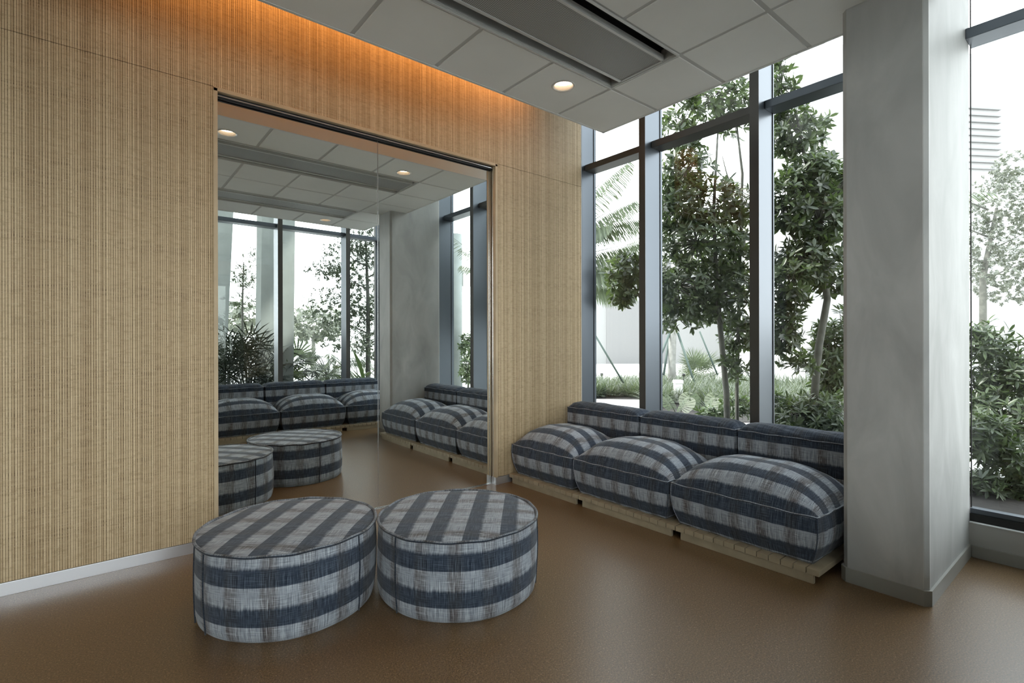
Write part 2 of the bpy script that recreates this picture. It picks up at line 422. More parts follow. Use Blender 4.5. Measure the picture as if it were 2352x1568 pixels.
# ------------------------------------------------------------------ room dimensions (metres)
YB = 3.965          # face of the bamboo wall
YM = 4.03           # mirror plane
XF, XG = 4.21, 4.46 # right window: mullion face, glass
YF, YG = -1.05, -1.30
HC = 3.319          # ceiling
CXE, CYE, CYB = 3.66, 3.135, -0.45
TOP = 4.3
XL = -4.6
OX0, OX1, OZ = 0.660, 3.035, 3.100   # mirror opening
XE = 4.249

# ------------------------------------------------------------------ setting
f = MB(); f.box(XL, XG, YG, 4.3, -0.12, 0.0); tag(f.build('floor', M['floor']), kind='structure')

wl_ = MB(); wl_.box(XL, OX0 - 0.03, YB + 0.012, 4.2, 0, TOP); wl_.box(OX1 + 0.03, XE, YB + 0.012, 4.2, 0, TOP); wl_.box(OX0 - 0.03, OX1 + 0.03, YB + 0.012, 4.2, OZ + 0.03, TOP); wl_.box(OX0 - 0.03, OX1 + 0.03, 4.06, 4.2, 0, OZ + 0.03)
wall = tag(wl_.build('wall_left', M['trim_wood']), kind='structure')
SEAM = 3.128
for (x0, x1, z0, z1) in ((XL, OX0 - 0.024, 0.075, SEAM - 0.0015), (OX1 + 0.024, XE, 0.075, SEAM - 0.0015), (XL, XE, SEAM + 0.0015, TOP - 0.01)):
    p = MB(); p.box(x0, x1, YB, YB + 0.012, z0, z1); p.build('bamboo_panel', M['bamboo'], wall)
p = MB(); p.box(XE, XE + 0.006, YB - 0.001, YB + 0.05, 0.0, TOP); p.build('edge_strip', M['bead'], wall)

bb = MB(); bb.box(XL, OX0 - 0.024, YB - 0.003, YB + 0.012, 0, 0.072, 0.001); bb.box(OX1 + 0.006, XE, YB - 0.003, YB + 0.012, 0, 0.072, 0.001)
tag(bb.build('baseboard_left', M['aluminium']), kind='structure')

tr = empty('trim_1'); tag(tr, kind='structure')
for nm, a in (('jamb', (OX0 - 0.024, OX0, YB - 0.006, 4.02, 0, OZ + 0.02)), ('jamb', (OX1, OX1 + 0.024, YB - 0.006, 4.02, 0, OZ + 0.02)), ('head', (OX0 - 0.024, OX1 + 0.024, YB - 0.006, 4.02, OZ, OZ + 0.0265))):
    q = MB(); q.box(*a, 0.001); q.build(nm, M['trim_wood'], tr)
for nm, a, mt in (('track', (OX0, OX1, 4.000, 4.02, OZ - 0.014, OZ), 'gasket'), ('track', (OX0, OX1, 3.992, 4.0, OZ - 0.019, OZ - 0.012), 'silver'), ('track', (OX0, OX1, 4.003, 4.02, OZ - 0.03, OZ - 0.02), 'gasket'),
                  ('side_channel', (OX1 - 0.006, OX1, 3.998, 4.004, 0.0, OZ), 'silver'), ('shoe', (OX1 - 0.006, OX1 + 0.03, YB - 0.009, 4.02, 0.0, 0.072), 'aluminium'), ('floor_channel', (OX0, OX1, 4.012, 4.026, 0.0, 0.006), 'silver')):
    q = MB(); q.box(*a); q.build(nm, M[mt], tr)

for (x0, x1, lab) in ((0.664, 1.8465, 'tall left mirror panel reflecting the ottomans and rear windows'), (1.8495, 3.030, 'tall right mirror panel reflecting the concrete column, beside the sofa')):
    e_ = empty('mirror', ((x0 + x1) / 2, YM, 0.0)); tag(e_, lab, 'mirror', 'mirror panels in the bamboo wall')
    w = (x1 - x0) / 2
    q = MB(); q.box(-w + 0.0025, w - 0.0025, 0, 0.008, 0.008, OZ - 0.012); gl_ = q.build('glass', M['mirror'], e_)
    for s in (-1, 1):
        q = MB(); q.box(min(s * w, s * (w - 0.0025)), max(s * w, s * (w - 0.0025)), -0.0005, 0.008, 0.008, OZ - 0.012); q.build('edge', M['silver'], gl_)

# ---- ceiling: tegular tiles in a grid, hung clear of the bamboo wall and the windows
PX, PY = 0.600, 0.590
xs = [CXE - i * PX for i in range(14)]; xs = [x for x in xs if x > XL] + [XL]
ys = [CYE - i * PY for i in range(7)]; ys[-1] = CYB
BEAMS = [(1, 3.06), (4, 3.06)]                      # rows of tiles taken by the air panels
LAMPS = [(2.752, 2.745), (0.962, 2.745), (2.86, -0.10)]
LAMP_R = 0.078
cg = MB()
for i in range(len(xs) - 1):
    for j in range(len(ys) - 1):
        x1, x0, y1, y0 = xs[i], xs[i + 1], ys[j], ys[j + 1]
        if any(j == r and x1 <= xb + 1e-3 for r, xb in BEAMS): continue
        g = 0.0165
        a0, a1, b0, b1 = x0 + g, x1 - g, y0 + g, y1 - g
        if i == 0: a1 = x1 - 0.02
        if j == 0: b1 = y1 - 0.02
        hole = [q for q in LAMPS if a0 < q[0] < a1 and b0 < q[1] < b1]
        z = HC; zt = HC + 0.006
        if not hole:
            vs = [(a0, b0, z), (a1, b0, z), (a1, b1, z), (a0, b1, z)]
            c = 0.002
            vs += [(a0 - c, b0 - c, zt), (a1 + c, b0 - c, zt), (a1 + c, b1 + c, zt), (a0 - c, b1 + c, zt)]
            cg.add(vs, [(0, 3, 2, 1), (0, 1, 5, 4), (1, 2, 6, 5), (2, 3, 7, 6), (3, 0, 4, 7)])
        else:
            hx, hy = hole[0]; N = 32; vs = []
            for k in range(N):
                a = 2 * PI * k / N; vs.append((hx + LAMP_R * math.cos(a), hy + LAMP_R * math.sin(a), z))
            for k in range(N):
                a = 2 * PI * k / N; dx, dy = math.cos(a), math.sin(a)
                t_ = min((((a1 if dx > 0 else a0) - hx) / dx) if abs(dx) > 1e-6 else 1e9, (((b1 if dy > 0 else b0) - hy) / dy) if abs(dy) > 1e-6 else 1e9)
                vs.append((hx + dx * t_, hy + dy * t_, z))
            cor = [(a1, b1), (a0, b1), (a0, b0), (a1, b0)]
            fs = []
            for k in range(N):
                k2 = (k + 1) % N; P0, P1 = vs[N + k], vs[N + k2]
                extra = [c_ for c_ in cor if abs(P0[0] - P1[0]) > 1e-6 and abs(P0[1] - P1[1]) > 1e-6 and min(P0[0], P1[0]) - 1e-6 <= c_[0] <= max(P0[0], P1[0]) + 1e-6 and min(P0[1], P1[1]) - 1e-6 <= c_[1] <= max(P0[1], P1[1]) + 1e-6]
                if extra:
                    vs.append((extra[0][0], extra[0][1], z)); fs.append((k, N + k, len(vs) - 1, N + k2, k2)[::-1])
                else: fs.append((k, N + k, N + k2, k2)[::-1])
            cg.add(vs, fs)
            c = 0.002
            vs = [(a0, b0, z), (a1, b0, z), (a1, b1, z), (a0, b1, z), (a0 - c, b0 - c, zt), (a1 + c, b0 - c, zt), (a1 + c, b1 + c, zt), (a0 - c, b1 + c, zt)]
            cg.add(vs, [(0, 1, 5, 4), (1, 2, 6, 5), (2, 3, 7, 6), (3, 0, 4, 7)])
ceil = tag(cg.build('ceiling', M['tile']), kind='structure')
gr = MB()
for x in xs[1:-1]:
    segs = [(CYB + 0.021, CYE - 0.021)]
    for r, xb in BEAMS:
        if x < xb - 1e-3:
            ns = []
            for a, b_ in segs:
                ns += [(a, ys[r + 1]), (ys[r], b_)] if a < ys[r + 1] and b_ > ys[r] else [(a, b_)]
            segs = ns
    for a, b_ in segs: gr.box(x - 0.020, x + 0.020, a, b_, HC + 0.0055, HC + 0.016)
for j, y in enumerate(ys[1:-1]):
    gr.box(XL, CXE - 0.021, y - 0.020, y + 0.020, HC + 0.0050, HC + 0.0155)
gr.build('grid', M['grid'], ceil)
fa = MB()   # edge fascia: thin bright lip and upstand, its unseen top added to block light
for (a) in ((XL, CXE, CYE - 0.02, CYE, HC - 0.003, TOP), (CXE - 0.02, CXE, CYB, CYE, HC - 0.003, TOP), (XL, CXE, CYB, CYB + 0.02, HC - 0.003, TOP)): fa.box(*a)
fa.build('fascia', M['white'], ceil)
fb = MB(); 
segs_y = [(ys[2], ys[1]), (ys[5], ys[4])]
for (y0, y1) in ((CYB, ys[5]), (ys[4], ys[2]), (ys[1], CYE - 0.02)): fb.box(XL, CXE - 0.02, y0, y1, HC + 0.165, HC + 0.18)
for (y0, y1) in segs_y: fb.box(3.06, CXE - 0.02, y0, y1, HC + 0.165, HC + 0.18); fb.box(XL, 3.06, y0, y1, HC + 0.20, HC + 0.215)
fb.build('backing', M['plenum'], ceil)
sl = MB(); sl.box(XL, XG + 0.15, YG - 0.15, 4.2, TOP, TOP + 0.2); sl.build('slab', M['plenum'], ceil)

def downlight(loc, label, spot=True):
    r = empty('downlight', loc); tag(r, label, 'ceiling light', 'recessed downlights in the ceiling')
    N = 32; q = MB(); vs = []
    prof = [(LAMP_R + 0.012, 0.0), (LAMP_R + 0.010, -0.004), (LAMP_R - 0.002, -0.004), (LAMP_R - 0.006, 0.004)]
    for (rr, zz) in prof: vs += [(rr * math.cos(2 * PI * k / N), rr * math.sin(2 * PI * k / N), zz) for k in range(N)]
    q.add(vs, [(i * N + k, i * N + (k + 1) % N, (i + 1) * N + (k + 1) % N, (i + 1) * N + k) for i in range(3) for k in range(N)], smooth=True); q.build('trim_ring', M['lamp_ring'], r)
    q = MB(); vs = []
    for (rr, zz) in ((LAMP_R - 0.006, 0.002), (LAMP_R - 0.014, 0.04), (LAMP_R - 0.024, 0.10)): vs += [(rr * math.cos(2 * PI * k / N), rr * math.sin(2 * PI * k / N), zz) for k in range(N)]
    q.add(vs, [(i * N + (k + 1) % N, i * N + k, (i + 1) * N + k, (i + 1) * N + (k + 1) % N) for i in range(2) for k in range(N)], smooth=True); bf = q.build('baffle', M['lamp_baffle'], r)
    q = MB(); rr = LAMP_R - 0.013
    q.add([(rr * math.cos(2 * PI * k / N), rr * math.sin(2 * PI * k / N), 0.034) for k in range(N)], [tuple(range(N))[::-1]]); q.build('lens', M['lamp'], bf)
    if spot:
        l_ = bpy.data.lights.new('downlight_beam', 'SPOT'); l_.energy = 6; l_.color = (1, 0.8, 0.58); l_.spot_size = math.radians(95); l_.spot_blend = 0.8; l_.shadow_soft_size = 0.05
        o = bpy.data.objects.new('downlight_beam', l_); o.location = (loc[0], loc[1], loc[2] + 0.02); COL.objects.link(o)
for (x, y), lb in zip(LAMPS, ('bright recessed downlight in the tile nearest the windows, by the bamboo wall', 'recessed downlight seen at the upper left edge of the mirror', 'glaring recessed downlight beside the far air panel, seen in the mirror')):
    downlight((x, y, HC), lb)

def air_panel(x0, x1, y0, y1, label):
    r = empty('air_panel', ((x0 + x1) / 2, (y0 + y1) / 2, HC)); tag(r, label, 'ceiling vent', 'long perforated air panels in the ceiling')
    lx, ly = (x1 - x0) / 2, (y1 - y0) / 2
    q = MB(); t_ = 0.012
    for (a) in ((-lx, lx, -ly, -ly + t_), (-lx, lx, ly - t_, ly), (-lx, -lx + t_, -ly + t_, ly - t_), (lx - t_, lx, -ly + t_, ly - t_)): q.box(*a, -0.006, 0.012)
    q.build('frame', M['vent_metal'], r)
    q = MB(); h = 0.085
    for s in (-1, 1):
        a, b_ = sorted((s * (ly - t_), s * (ly - t_ - 0.004))); q.box(-lx + t_, lx - t_, a, b_, 0.0, h)
        a, b_ = sorted((s * (lx - t_), s * (lx - t_ - 0.004))); q.box(a, b_, -ly + t_, ly - t_, 0.0, h)
    q.build('side_wall', M['vent_metal'], r)
    q = MB(); q.box(-lx + t_, lx - t_, -ly + t_, ly - t_, h, h + 0.01); q.build('plenum', M['black'], r)
    w = 0.172
    q = MB(); q.box(-lx + 0.03, lx - 0.03, -w, w, 0.004, 0.010); q.build('perforated_plate', M['perforated'], r)
    q = MB()
    for s in (-1, 1):
        a, b_ = sorted((s * (w + 0.001), s * (w + 0.020))); q.box(-lx + 0.03, lx - 0.03, a, b_, -0.002, 0.035)
        a, b_ = sorted((s * (lx - 0.03), s * (lx - 0.018))); q.box(a, b_, -w, w, -0.002, 0.02)
    q.build('rail', M['vent_metal'], r)
    q = MB()
    for s in (-1, 1):
        a, b_ = sorted((s * (w + 0.0), s * (w - 0.012))); q.box(-lx + 0.03, lx - 0.03, a, b_, 0.011, h)
    q.build('baffle', M['black'], r)
air_panel(XL + 0.6, 3.06, ys[2], ys[1], 'long grey perforated air panel in the ceiling above the ottomans')
air_panel(2.06 - 1.2, 3.06, ys[5], ys[4], 'far grey perforated air panel, seen only in the mirror')
air_panel(XL + 0.6, 2.06 - 1.2, ys[5], ys[4], 'far grey air panel at the mirror left edge, behind another')

# ---- windows
def mullion_x(y0, y1, parent, x0=XF):          # fin of the right wall
    q = MB(); q.box(x0, x0 + 0.004, y0, y1, 0.22, TOP); q.build('mullion_cap', M['frame_front'], parent)
    q = MB(); q.box(x0 + 0.004, XG, y0, y1, 0.22, TOP); q.box(XG, XG + 0.05, y0 + 0.01, y1 - 0.01, 0.22, TOP); q.build('mullion', M['frame'], parent)
def window_x(idx, y0, y1, my=None, frame_z=0.218):
    r = empty('window_%d' % idx); tag(r, kind='structure')
    if my: mullion_x(my[0], my[1], r, my[2] if len(my) > 2 else XF)
    q = MB(); q.box(4.315, XG + 0.03, y0, y1, 3.318, 3.385, 0.004); q.build('transom', M['frame_front'] if idx < 3 else M['frame'], r)
    q = MB(); q.box(4.50 - 0.08, XG + 0.03, y0, y1, frame_z, frame_z + 0.055); q.build('bottom_frame', M['gasket'], r)
    q = MB(); q.box(4.43, XG + 0.03, y0, y1, frame_z + 0.055, frame_z + 0.088, 0.003); q.build('bottom_bead', M['frame'], r)
    q = MB(); q.box(4.315, XG + 0.03, y0, y1, TOP - 0.06, TOP, 0.004); q.build('head_frame', M['frame'], r)
    q = MB()
    for y in (y0, y1 - 0.006): q.box(XG - 0.006, XG, y, y + 0.006, frame_z + 0.06, TOP - 0.05)
    q.build('gasket', M['gasket'], r)
    q = MB(); q.box(XG - 0.001, XG + 0.005, y0, y1, frame_z + 0.05, 3.35); q.box(XG - 0.001, XG + 0.005, y0, y1, 3.35, TOP - 0.02); q.build('glass_pane', M['glass'], r)
window_x(1, 3.149, 3.965, (3.965, 4.04, 4.258))
window_x(2, 2.040, 3.075, (3.075, 3.149))
window_x(3, 1.075, 1.963, (1.963, 2.040))
window_x(4, 1.005, 1.075 - 0.07 + 0.0001, (1.000, 1.075))
window_x(5, -0.35, 0.70, (-0.425, -0.35))
window_x(6, -1.225, -0.425, (-1.30, -1.225))
def window_y(idx, x0, x1, mx, front='frame_front'):
    r = empty('window_%d' % idx); tag(r, kind='structure')
    q = MB(); q.box(mx[0], mx[1], YF - 0.004, YF, 0.22, TOP); q.build('mullion_cap', M['frame_front'], r)
    q = MB(); q.box(mx[0], mx[1], YG, YF - 0.004, 0.22, TOP); q.build('mullion', M['frame'], r)
    q = MB(); q.box(x0, x1, YG - 0.03, YF - 0.10, 3.318, 3.385, 0.004); q.build('transom', M['frame'], r)
    q = MB(); q.box(x0, x1, YG - 0.03, YG + 0.06, 0.218, 0.306, 0.004); q.build('bottom_frame', M['frame'], r)
    q = MB(); q.box(x0, x1, YG - 0.03, YF - 0.10, TOP - 0.06, TOP, 0.004); q.build('head_frame', M['frame'], r)
    q = MB(); q.box(x0, x1, YG - 0.005, YG + 0.001, 0.28, 3.35); q.box(x0, x1, YG - 0.005, YG + 0.001, 3.35, TOP - 0.02); q.build('glass_pane', M['glass'], r)
bx = [(4.385, 4.46), (3.565, 3.64), (2.40, 2.475), (1.235, 1.31), (0.07, 0.145), (-1.095, -1.02), (-2.26, -2.185), (-3.425, -3.35)]
for i in range(len(bx)):
    x1 = bx[i][0]; x0 = bx[i + 1][1] if i + 1 < len(bx) else XL
    window_y(7 + i, x0, x1, bx[i])

# low walls under the glass
q = MB(); q.box(4.40, XG + 0.06, YG, 0.70, 0, 0.218); q.box(4.30, XG + 0.06, 1.10, 3.965, 0, 0.218)
lw = tag(q.build('wall_right', M['low_wall']), kind='structure')
q = MB(); q.box(4.392, XG - 0.04, YG + 0.1, 0.699, 0.218, 0.224, 0.002); q.build('sill', M['sill'], lw)
q = MB(); q.box(4.385, 4.40, YG + 0.15, 0.686, 0, 0.078, 0.003); tag(q.build('baseboard_right', M['skirting']), kind='structure')
q = MB(); q.box(XL, XG + 0.06, YG - 0.06, YG + 0.06, 0, 0.218); q.build('wall_back', M['low_wall']).__setitem__('kind', 'structure')
q = MB(); q.box(XL - 0.12, XL, YG - 0.1, 4.2, 0, TOP); tag(q.build('wall_far', M['white']), kind='structure')

# ---- the plastered column
ch = 0.026
col_pts = [(3.39 + 0.019, 0.700), (4.42, 0.700), (4.42, 0.995), (4.215, 0.995), (4.215, 1.10), (3.39 + ch, 1.10), (3.39, 1.10 - ch), (3.39, 0.719)]
q = MB(); q.prism(col_pts, 0, TOP)
column = tag(q.build('column', M['plaster']), kind='structure')
def beads(p, d1, d2):
    q = MB(); q.prism([(p[0], p[1]), (p[0] + d1[0], p[1] + d1[1]), (p[0] + d2[0], p[1] + d2[1])], 0.09, TOP); q.build('corner_bead', M['bead'], column)
q = MB(); q.prism([(3.39 + 0.021, 0.6992), (3.39 + 0.019, 0.706), (3.396, 0.720), (3.3892, 0.722)], 0.09, TOP - 0.01); q.build('corner_bead', M['bead'], column)
q = MB(); q.prism([(3.39 + 0.021, 0.6992), (3.39 + 0.019, 0.704), (3.39 + 0.029, 0.704), (3.39 + 0.029, 0.6992)], 0.09, TOP - 0.01); q.build('corner_bead', M['bead'], column)
q = MB(); q.box(4.205, 4.2165, 1.09, 1.1015, 0.09, TOP - 0.01); q.build('corner_bead', M['bead'], column)
q = MB()
o_ = 0.012
outer = [(3.39 + 0.016, 0.700 - o_), (4.42 - 0.035, 0.700 - o_), (4.42 - 0.035, 0.700), (3.39 + 0.021, 0.700), (3.39, 0.721), (3.39, 1.10 - ch), (3.39 + ch, 1.10), (3.47, 1.10), (3.47, 1.10 + o_), (3.39 + ch - 0.006, 1.10 + o_), (3.39 - o_, 1.10 - ch + 0.006), (3.39 - o_, 0.700 + 0.016)]
q.prism(outer, 0.0, 0.082); tag(q.build('baseboard_column', M['skirting']), kind='structure')

# ------------------------------------------------------------------ plaid soft furniture
def ottoman(loc, rz, top_off, label, seam_angles, phase):
    """round ottoman; parts: cover, piping, seams"""
    R, H = 0.4465, 0.418
    r = empty('ottoman', loc, 0.0); tag(r, label, 'ottoman', 'round plaid ottomans')
    N = 96
    def rad(a, z):
        return R + 0.010 * math.sin(PI * min(1, max(0, z / H))) + 0.003 * math.sin(3 * a + z * 9) + 0.002 * math.sin(7 * a + 2)
    q = MB(); vs = []; uv = []; zs = [0.0, 0.012, 0.05, 0.10, 0.16, 0.22, 0.28, 0.34, 0.385, 0.405]
    for i, z in enumerate(zs):
        for k in range(N + 1):
            a = 2 * PI * k / N; rr = rad(a, z) - (0.018 if i == 0 else 0.006 if i == 1 else 0)
            vs.append((rr * math.cos(a), rr * math.sin(a), z)); uv.append((R * a + phase, z + 0.105))
    q.add(vs, [(i * (N + 1) + k, i * (N + 1) + k + 1, (i + 1) * (N + 1) + k + 1, (i + 1) * (N + 1) + k) for i in range(len(zs) - 1) for k in range(N)], uv, smooth=True)
    # top, gently domed, stripes at the angle rz
    vs = []; uv = []; rs = [1.0, 0.985, 0.95, 0.85, 0.7, 0.5, 0.3, 0.12]
    ca, sa = math.cos(rz), math.sin(rz)
    for t_ in rs:
        for k in range(N + 1):
            a = 2 * PI * k / N; rr = rad(a, 0.405) * t_
            z = 0.405 + 0.016 * (1 - t_ ** 6) + (0.003 * math.sin(a * 5) if t_ > 0.8 else 0)
            x, y = rr * math.cos(a), rr * math.sin(a)
            vs.append((x, y, z)); uv.append((x * ca + y * sa, (x * sa - y * ca) - top_off))
    vs.append((0, 0, 0.405 + 0.016)); uv.append((0, -top_off))
    fs = [(i * (N + 1) + k, i * (N + 1) + k + 1, (i + 1) * (N + 1) + k + 1, (i + 1) * (N + 1) + k) for i in range(len(rs) - 1) for k in range(N)]
    fs += [((len(rs) - 1) * (N + 1) + k, (len(rs) - 1) * (N + 1) + k + 1, len(vs) - 1) for k in range(N)]
    q.add(vs, fs, uv, smooth=True); cov = q.build('cover', M['plaid'], r)
    q = MB(); q.tube([((rad(2 * PI * k / N, 0.4) + 0.003) * math.cos(2 * PI * k / N), (rad(2 * PI * k / N, 0.4) + 0.003) * math.sin(2 * PI * k / N), 0.406 + 0.002 * math.sin(k * 0.9)) for k in range(N)], 0.0080, 8, closed=True)
    q.build('piping', M['piping_dark'], cov)
    for a in seam_angles:
        q = MB(); q.tube([((rad(a, z) + 0.001) * math.cos(a + 0.004 * math.sin(z * 30)), (rad(a, z) + 0.001) * math.sin(a + 0.004 * math.sin(z * 30)), z) for z in (0.01, 0.06, 0.12, 0.18, 0.24, 0.30, 0.36, 0.40)], 0.0045, 6)
        q.build('seam', M['piping_dark'], cov)
    return r
A48 = math.radians(49)
ottoman((0.837, 2.943, 0), A48, 0.0, 'round blue plaid ottoman on the left, nearer the bamboo wall', [math.radians(a) for a in (-162, -60, 60, 178)], 0.0)
ottoman((1.640, 2.500, 0), A48, -0.113, 'round blue plaid ottoman on the right, nearer the sofa', [math.radians(a) for a in (-168, -42, 78)], 0.06)

def sgnpow(a, p): return math.copysign(abs(a) ** p, a)
def cushion_mesh(L, D, z0, zs, crown, seed, voff, vtop=0.006, vs_=1.0, bulge=0.022, power=2.9, ulong=None, ex=0.68):
    """L along x (width), D along y (depth); front is -y. returns cover MB and piping path"""
    rnd = random.Random(seed); hx, hy = L / 2, D / 2
    n = 28; ph = [rnd.uniform(0, 6.28) for _ in range(8)]
    def outline(u, v):           # map square to rounded rectangle
        k = 0.10
        return hx * u * (1 - k * 0.18 * v * v * abs(u) ** 6), hy * v * (1 - k * 0.18 * u * u * abs(v) ** 6)
    def wob(t): return 0.004 * math.sin(9 * t + ph[0]) + 0.003 * math.sin(17 * t + ph[1])
    q = MB(); vs = []; uv = []; g = [-1 + 2 * i / n for i in range(n + 1)]
    g = [sgnpow(t, 0.85) for t in g]
    pu = ulong or power
    def arc(h_, pw):
        acc = [0.0]
        for a, b_ in zip(g[:-1], g[1:]):
            za, zb = [crown * (1 - abs(t) ** pw) ** ex for t in (a, b_)]
            acc.append(acc[-1] + math.hypot(h_ * (b_ - a), zb - za))
        return acc
    au, av = arc(hx, pu), arc(hy, power)
    for jv, v in enumerate(g):
        for iu, u in enumerate(g):
            x, y = outline(u, v)
            h = crown * ((1 - abs(u) ** pu) ** ex) * ((1 - abs(v) ** power) ** ex)
            h += 0.006 * (1 - u * u) * (1 - v * v) * math.sin(4 * u + ph[2]) * math.sin(3 * v + ph[3])
            z = zs + h + wob(u + v) * 0.5
            vs.append((x, y, z)); uv.append((au[iu] - au[-1] / 2, av[jv] * vs_ + vtop))
    fs = [(j * (n + 1) + i, j * (n + 1) + i + 1, (j + 1) * (n + 1) + i + 1, (j + 1) * (n + 1) + i) for j in range(n) for i in range(n)]
    q.add(vs, fs, uv, smooth=True)
    # sides, four panels so the plaid turns the corners
    ring = []
    for i in range(n + 1): ring.append((0, g[i], -1))
    for i in range(n + 1): ring.append((1, 1, g[i]))
    for i in range(n + 1): ring.append((2, -g[i], 1))
    for i in range(n + 1): ring.append((3, -1, -g[i]))
    levels = [0.0, 0.08, 0.2, 0.35, 0.5, 0.65, 0.8, 0.92, 1.0]
    hz = zs - z0
    for side in range(4):
        rr = [c for c in ring if c[0] == side]; vs = []; uv = []
        for t in levels:
            for (_, u, v) in rr:
                x, y = outline(u, v)
                along = u if side in (0, 2) else v
                cc = 1 - abs(along) ** 4
                out = bulge * math.sin(PI * min(1, t * 1.02)) * (0.35 + 0.65 * cc) - 0.045 * (1 - t) ** 2.2 
                out += 0.004 * math.sin(22 * along + ph[4] + side) * math.sin(PI * t) * cc
                out += 0.0035 * math.sin(55 * along + ph[5]) * (t ** 3) * (1 - t) * 6 * cc
                nx, ny = ((0, -1), (1, 0), (0, 1), (-1, 0))[side]
                # corners move on both axes so the panels stay joined
                ox = out * nx; oy = out * ny
                taper = 0.045 * (1 - t) ** 2.2; edge = abs(along) ** 6
                ob = bulge * math.sin(PI * min(1, t * 1.02)) * 0.35
                if side in (0, 2): ox += math.copysign(edge, u) * (ob - taper)
                else: oy += math.copysign(edge, v) * (ob - taper)
                z = z0 + hz * t + (wob(u + v) * 0.5 if t > 0.9 else 0) + (0.004 * math.sin(13 * along + ph[6]) if t == 0 else 0)
                vs.append((x + ox, y + oy, z))
                al = x if side in (0, 2) else y + 0.3
                uv.append((al, voff - (zs - z)))
        m_ = n + 1
        q.add(vs, [(j * m_ + i, j * m_ + i + 1, (j + 1) * m_ + i + 1, (j + 1) * m_ + i) for j in range(len(levels) - 1) for i in range(n)], uv, smooth=True)
    q.add([(-hx + 0.04, -hy + 0.04, z0 + 0.004), (hx - 0.04, -hy + 0.04, z0 + 0.004), (hx - 0.04, hy - 0.04, z0 + 0.004), (-hx + 0.04, hy - 0.04, z0 + 0.004)], [(0, 3, 2, 1)])
    path = []
    for (_, u, v) in ring:
        x, y = outline(u, v); path.append((x * 1.004, y * 1.004, zs + wob(u + v) * 0.5))
    pp = [path[0]]
    for p_ in path[1:]:
        if (Vector(p_) - Vector(pp[-1])).length > 1e-4: pp.append(p_)
    if (Vector(pp[0]) - Vector(pp[-1])).length < 1e-4: pp.pop()
    return q, pp

def seat_cushion(loc, rz, L, D, label, seed, group):
    r = empty('seat_cushion', loc, rz); tag(r, label, 'cushion', group)
    q, pp = cushion_mesh(L, D, 0.0, 0.285, 0.205, seed, 0.093)
    cov = q.build('cover', M['plaid'], r)
    q = MB(); q.tube(pp, 0.0056, 6, closed=True); q.build('piping', M['piping'], cov)
    hx, hy = L / 2, D / 2
    for sx in (-1, 1):
        q = MB(); q.tube([(sx * (hx * 0.985 + 0.008 * math.sin(PI * t) - 0.045 * (1 - t) ** 2.2), -(hy * 0.985 + 0.008 * math.sin(PI * t) - 0.045 * (1 - t) ** 2.2), 0.285 * t) for t in (0, .15, .35, .55, .75, 1.0)], 0.0038, 6); q.build('corner_seam', M['piping'], cov)
    return r
def back_cushion(loc, rz, L, D, label, seed, group):
    r = empty('back_cushion', loc, rz); tag(r, label, 'cushion', group)
    q, pp = cushion_mesh(L, D, 0.0, 0.600, 0.062, seed, 0.058, vtop=0.008, vs_=0.27, bulge=0.012, power=2.2, ulong=12, ex=0.6)
    cov = q.build('cover', M['plaid'], r)
    q = MB(); q.tube(pp, 0.0056, 6, closed=True); q.build('piping', M['piping'], cov)
    return r
def platform(loc, rz, L, D, label, group):
    r = empty('slatted_platform', loc, rz); tag(r, label, 'platform', group)
    for y in (-D / 2 + 0.010, 0, D / 2 - 0.03):
        q = MB(); q.box(-L / 2 + 0.035, L / 2 - 0.035, y, y + 0.025, 0.0, 0.054, 0.002); q.build('rail', M['slat_wood'], r)
    ns = 13; w = L / ns
    for i in range(ns):
        q = MB(); q.box(-L / 2 + i * w + 0.0025, -L / 2 + (i + 1) * w - 0.0025, -D / 2, D / 2, 0.054, 0.088, 0.002); q.build('slat', M['slat_wood'], r)
    return r
# right sofa: faces -X  (local -y -> world -x : rotate -90 deg)
RZ = -PI / 2
right = 'the window sofa on the right'
for (y0, y1, lab) in ((3.02, 3.95, 'slatted wooden platform of the window sofa, end against the bamboo wall'), (2.085, 3.015, 'slatted wooden platform in the middle of the window sofa'), (1.15, 2.08, 'slatted wooden platform of the window sofa, end beside the column')):
    platform(((3.19 + 4.19) / 2, (y0 + y1) / 2, 0), RZ, y1 - y0, 1.0, lab, 'platforms under ' + right)
for (y0, y1, lab, sd) in ((3.115, 3.945, 'plaid seat cushion of the window sofa, against the bamboo wall', 1), (2.155, 3.105, 'plaid seat cushion in the middle of the window sofa', 2), (1.165, 2.140, 'plaid seat cushion of the window sofa, beside the column', 3)):
    seat_cushion(((3.215 + 3.925) / 2, (y0 + y1) / 2, 0.090), RZ, y1 - y0, 0.71, lab, sd, 'seat cushions of ' + right)
for (y0, y1, lab, sd) in ((2.955, 3.885, 'low plaid back cushion of the window sofa, against the bamboo wall', 4), (2.025, 2.940, 'low plaid back cushion in the middle of the window sofa', 5), (1.115, 2.010, 'low plaid back cushion of the window sofa, beside the column', 6)):
    back_cushion(((3.935 + 4.185) / 2, (y0 + y1) / 2, 0.090), RZ, y1 - y0, 0.25, lab, sd, 'back cushions of ' + right)
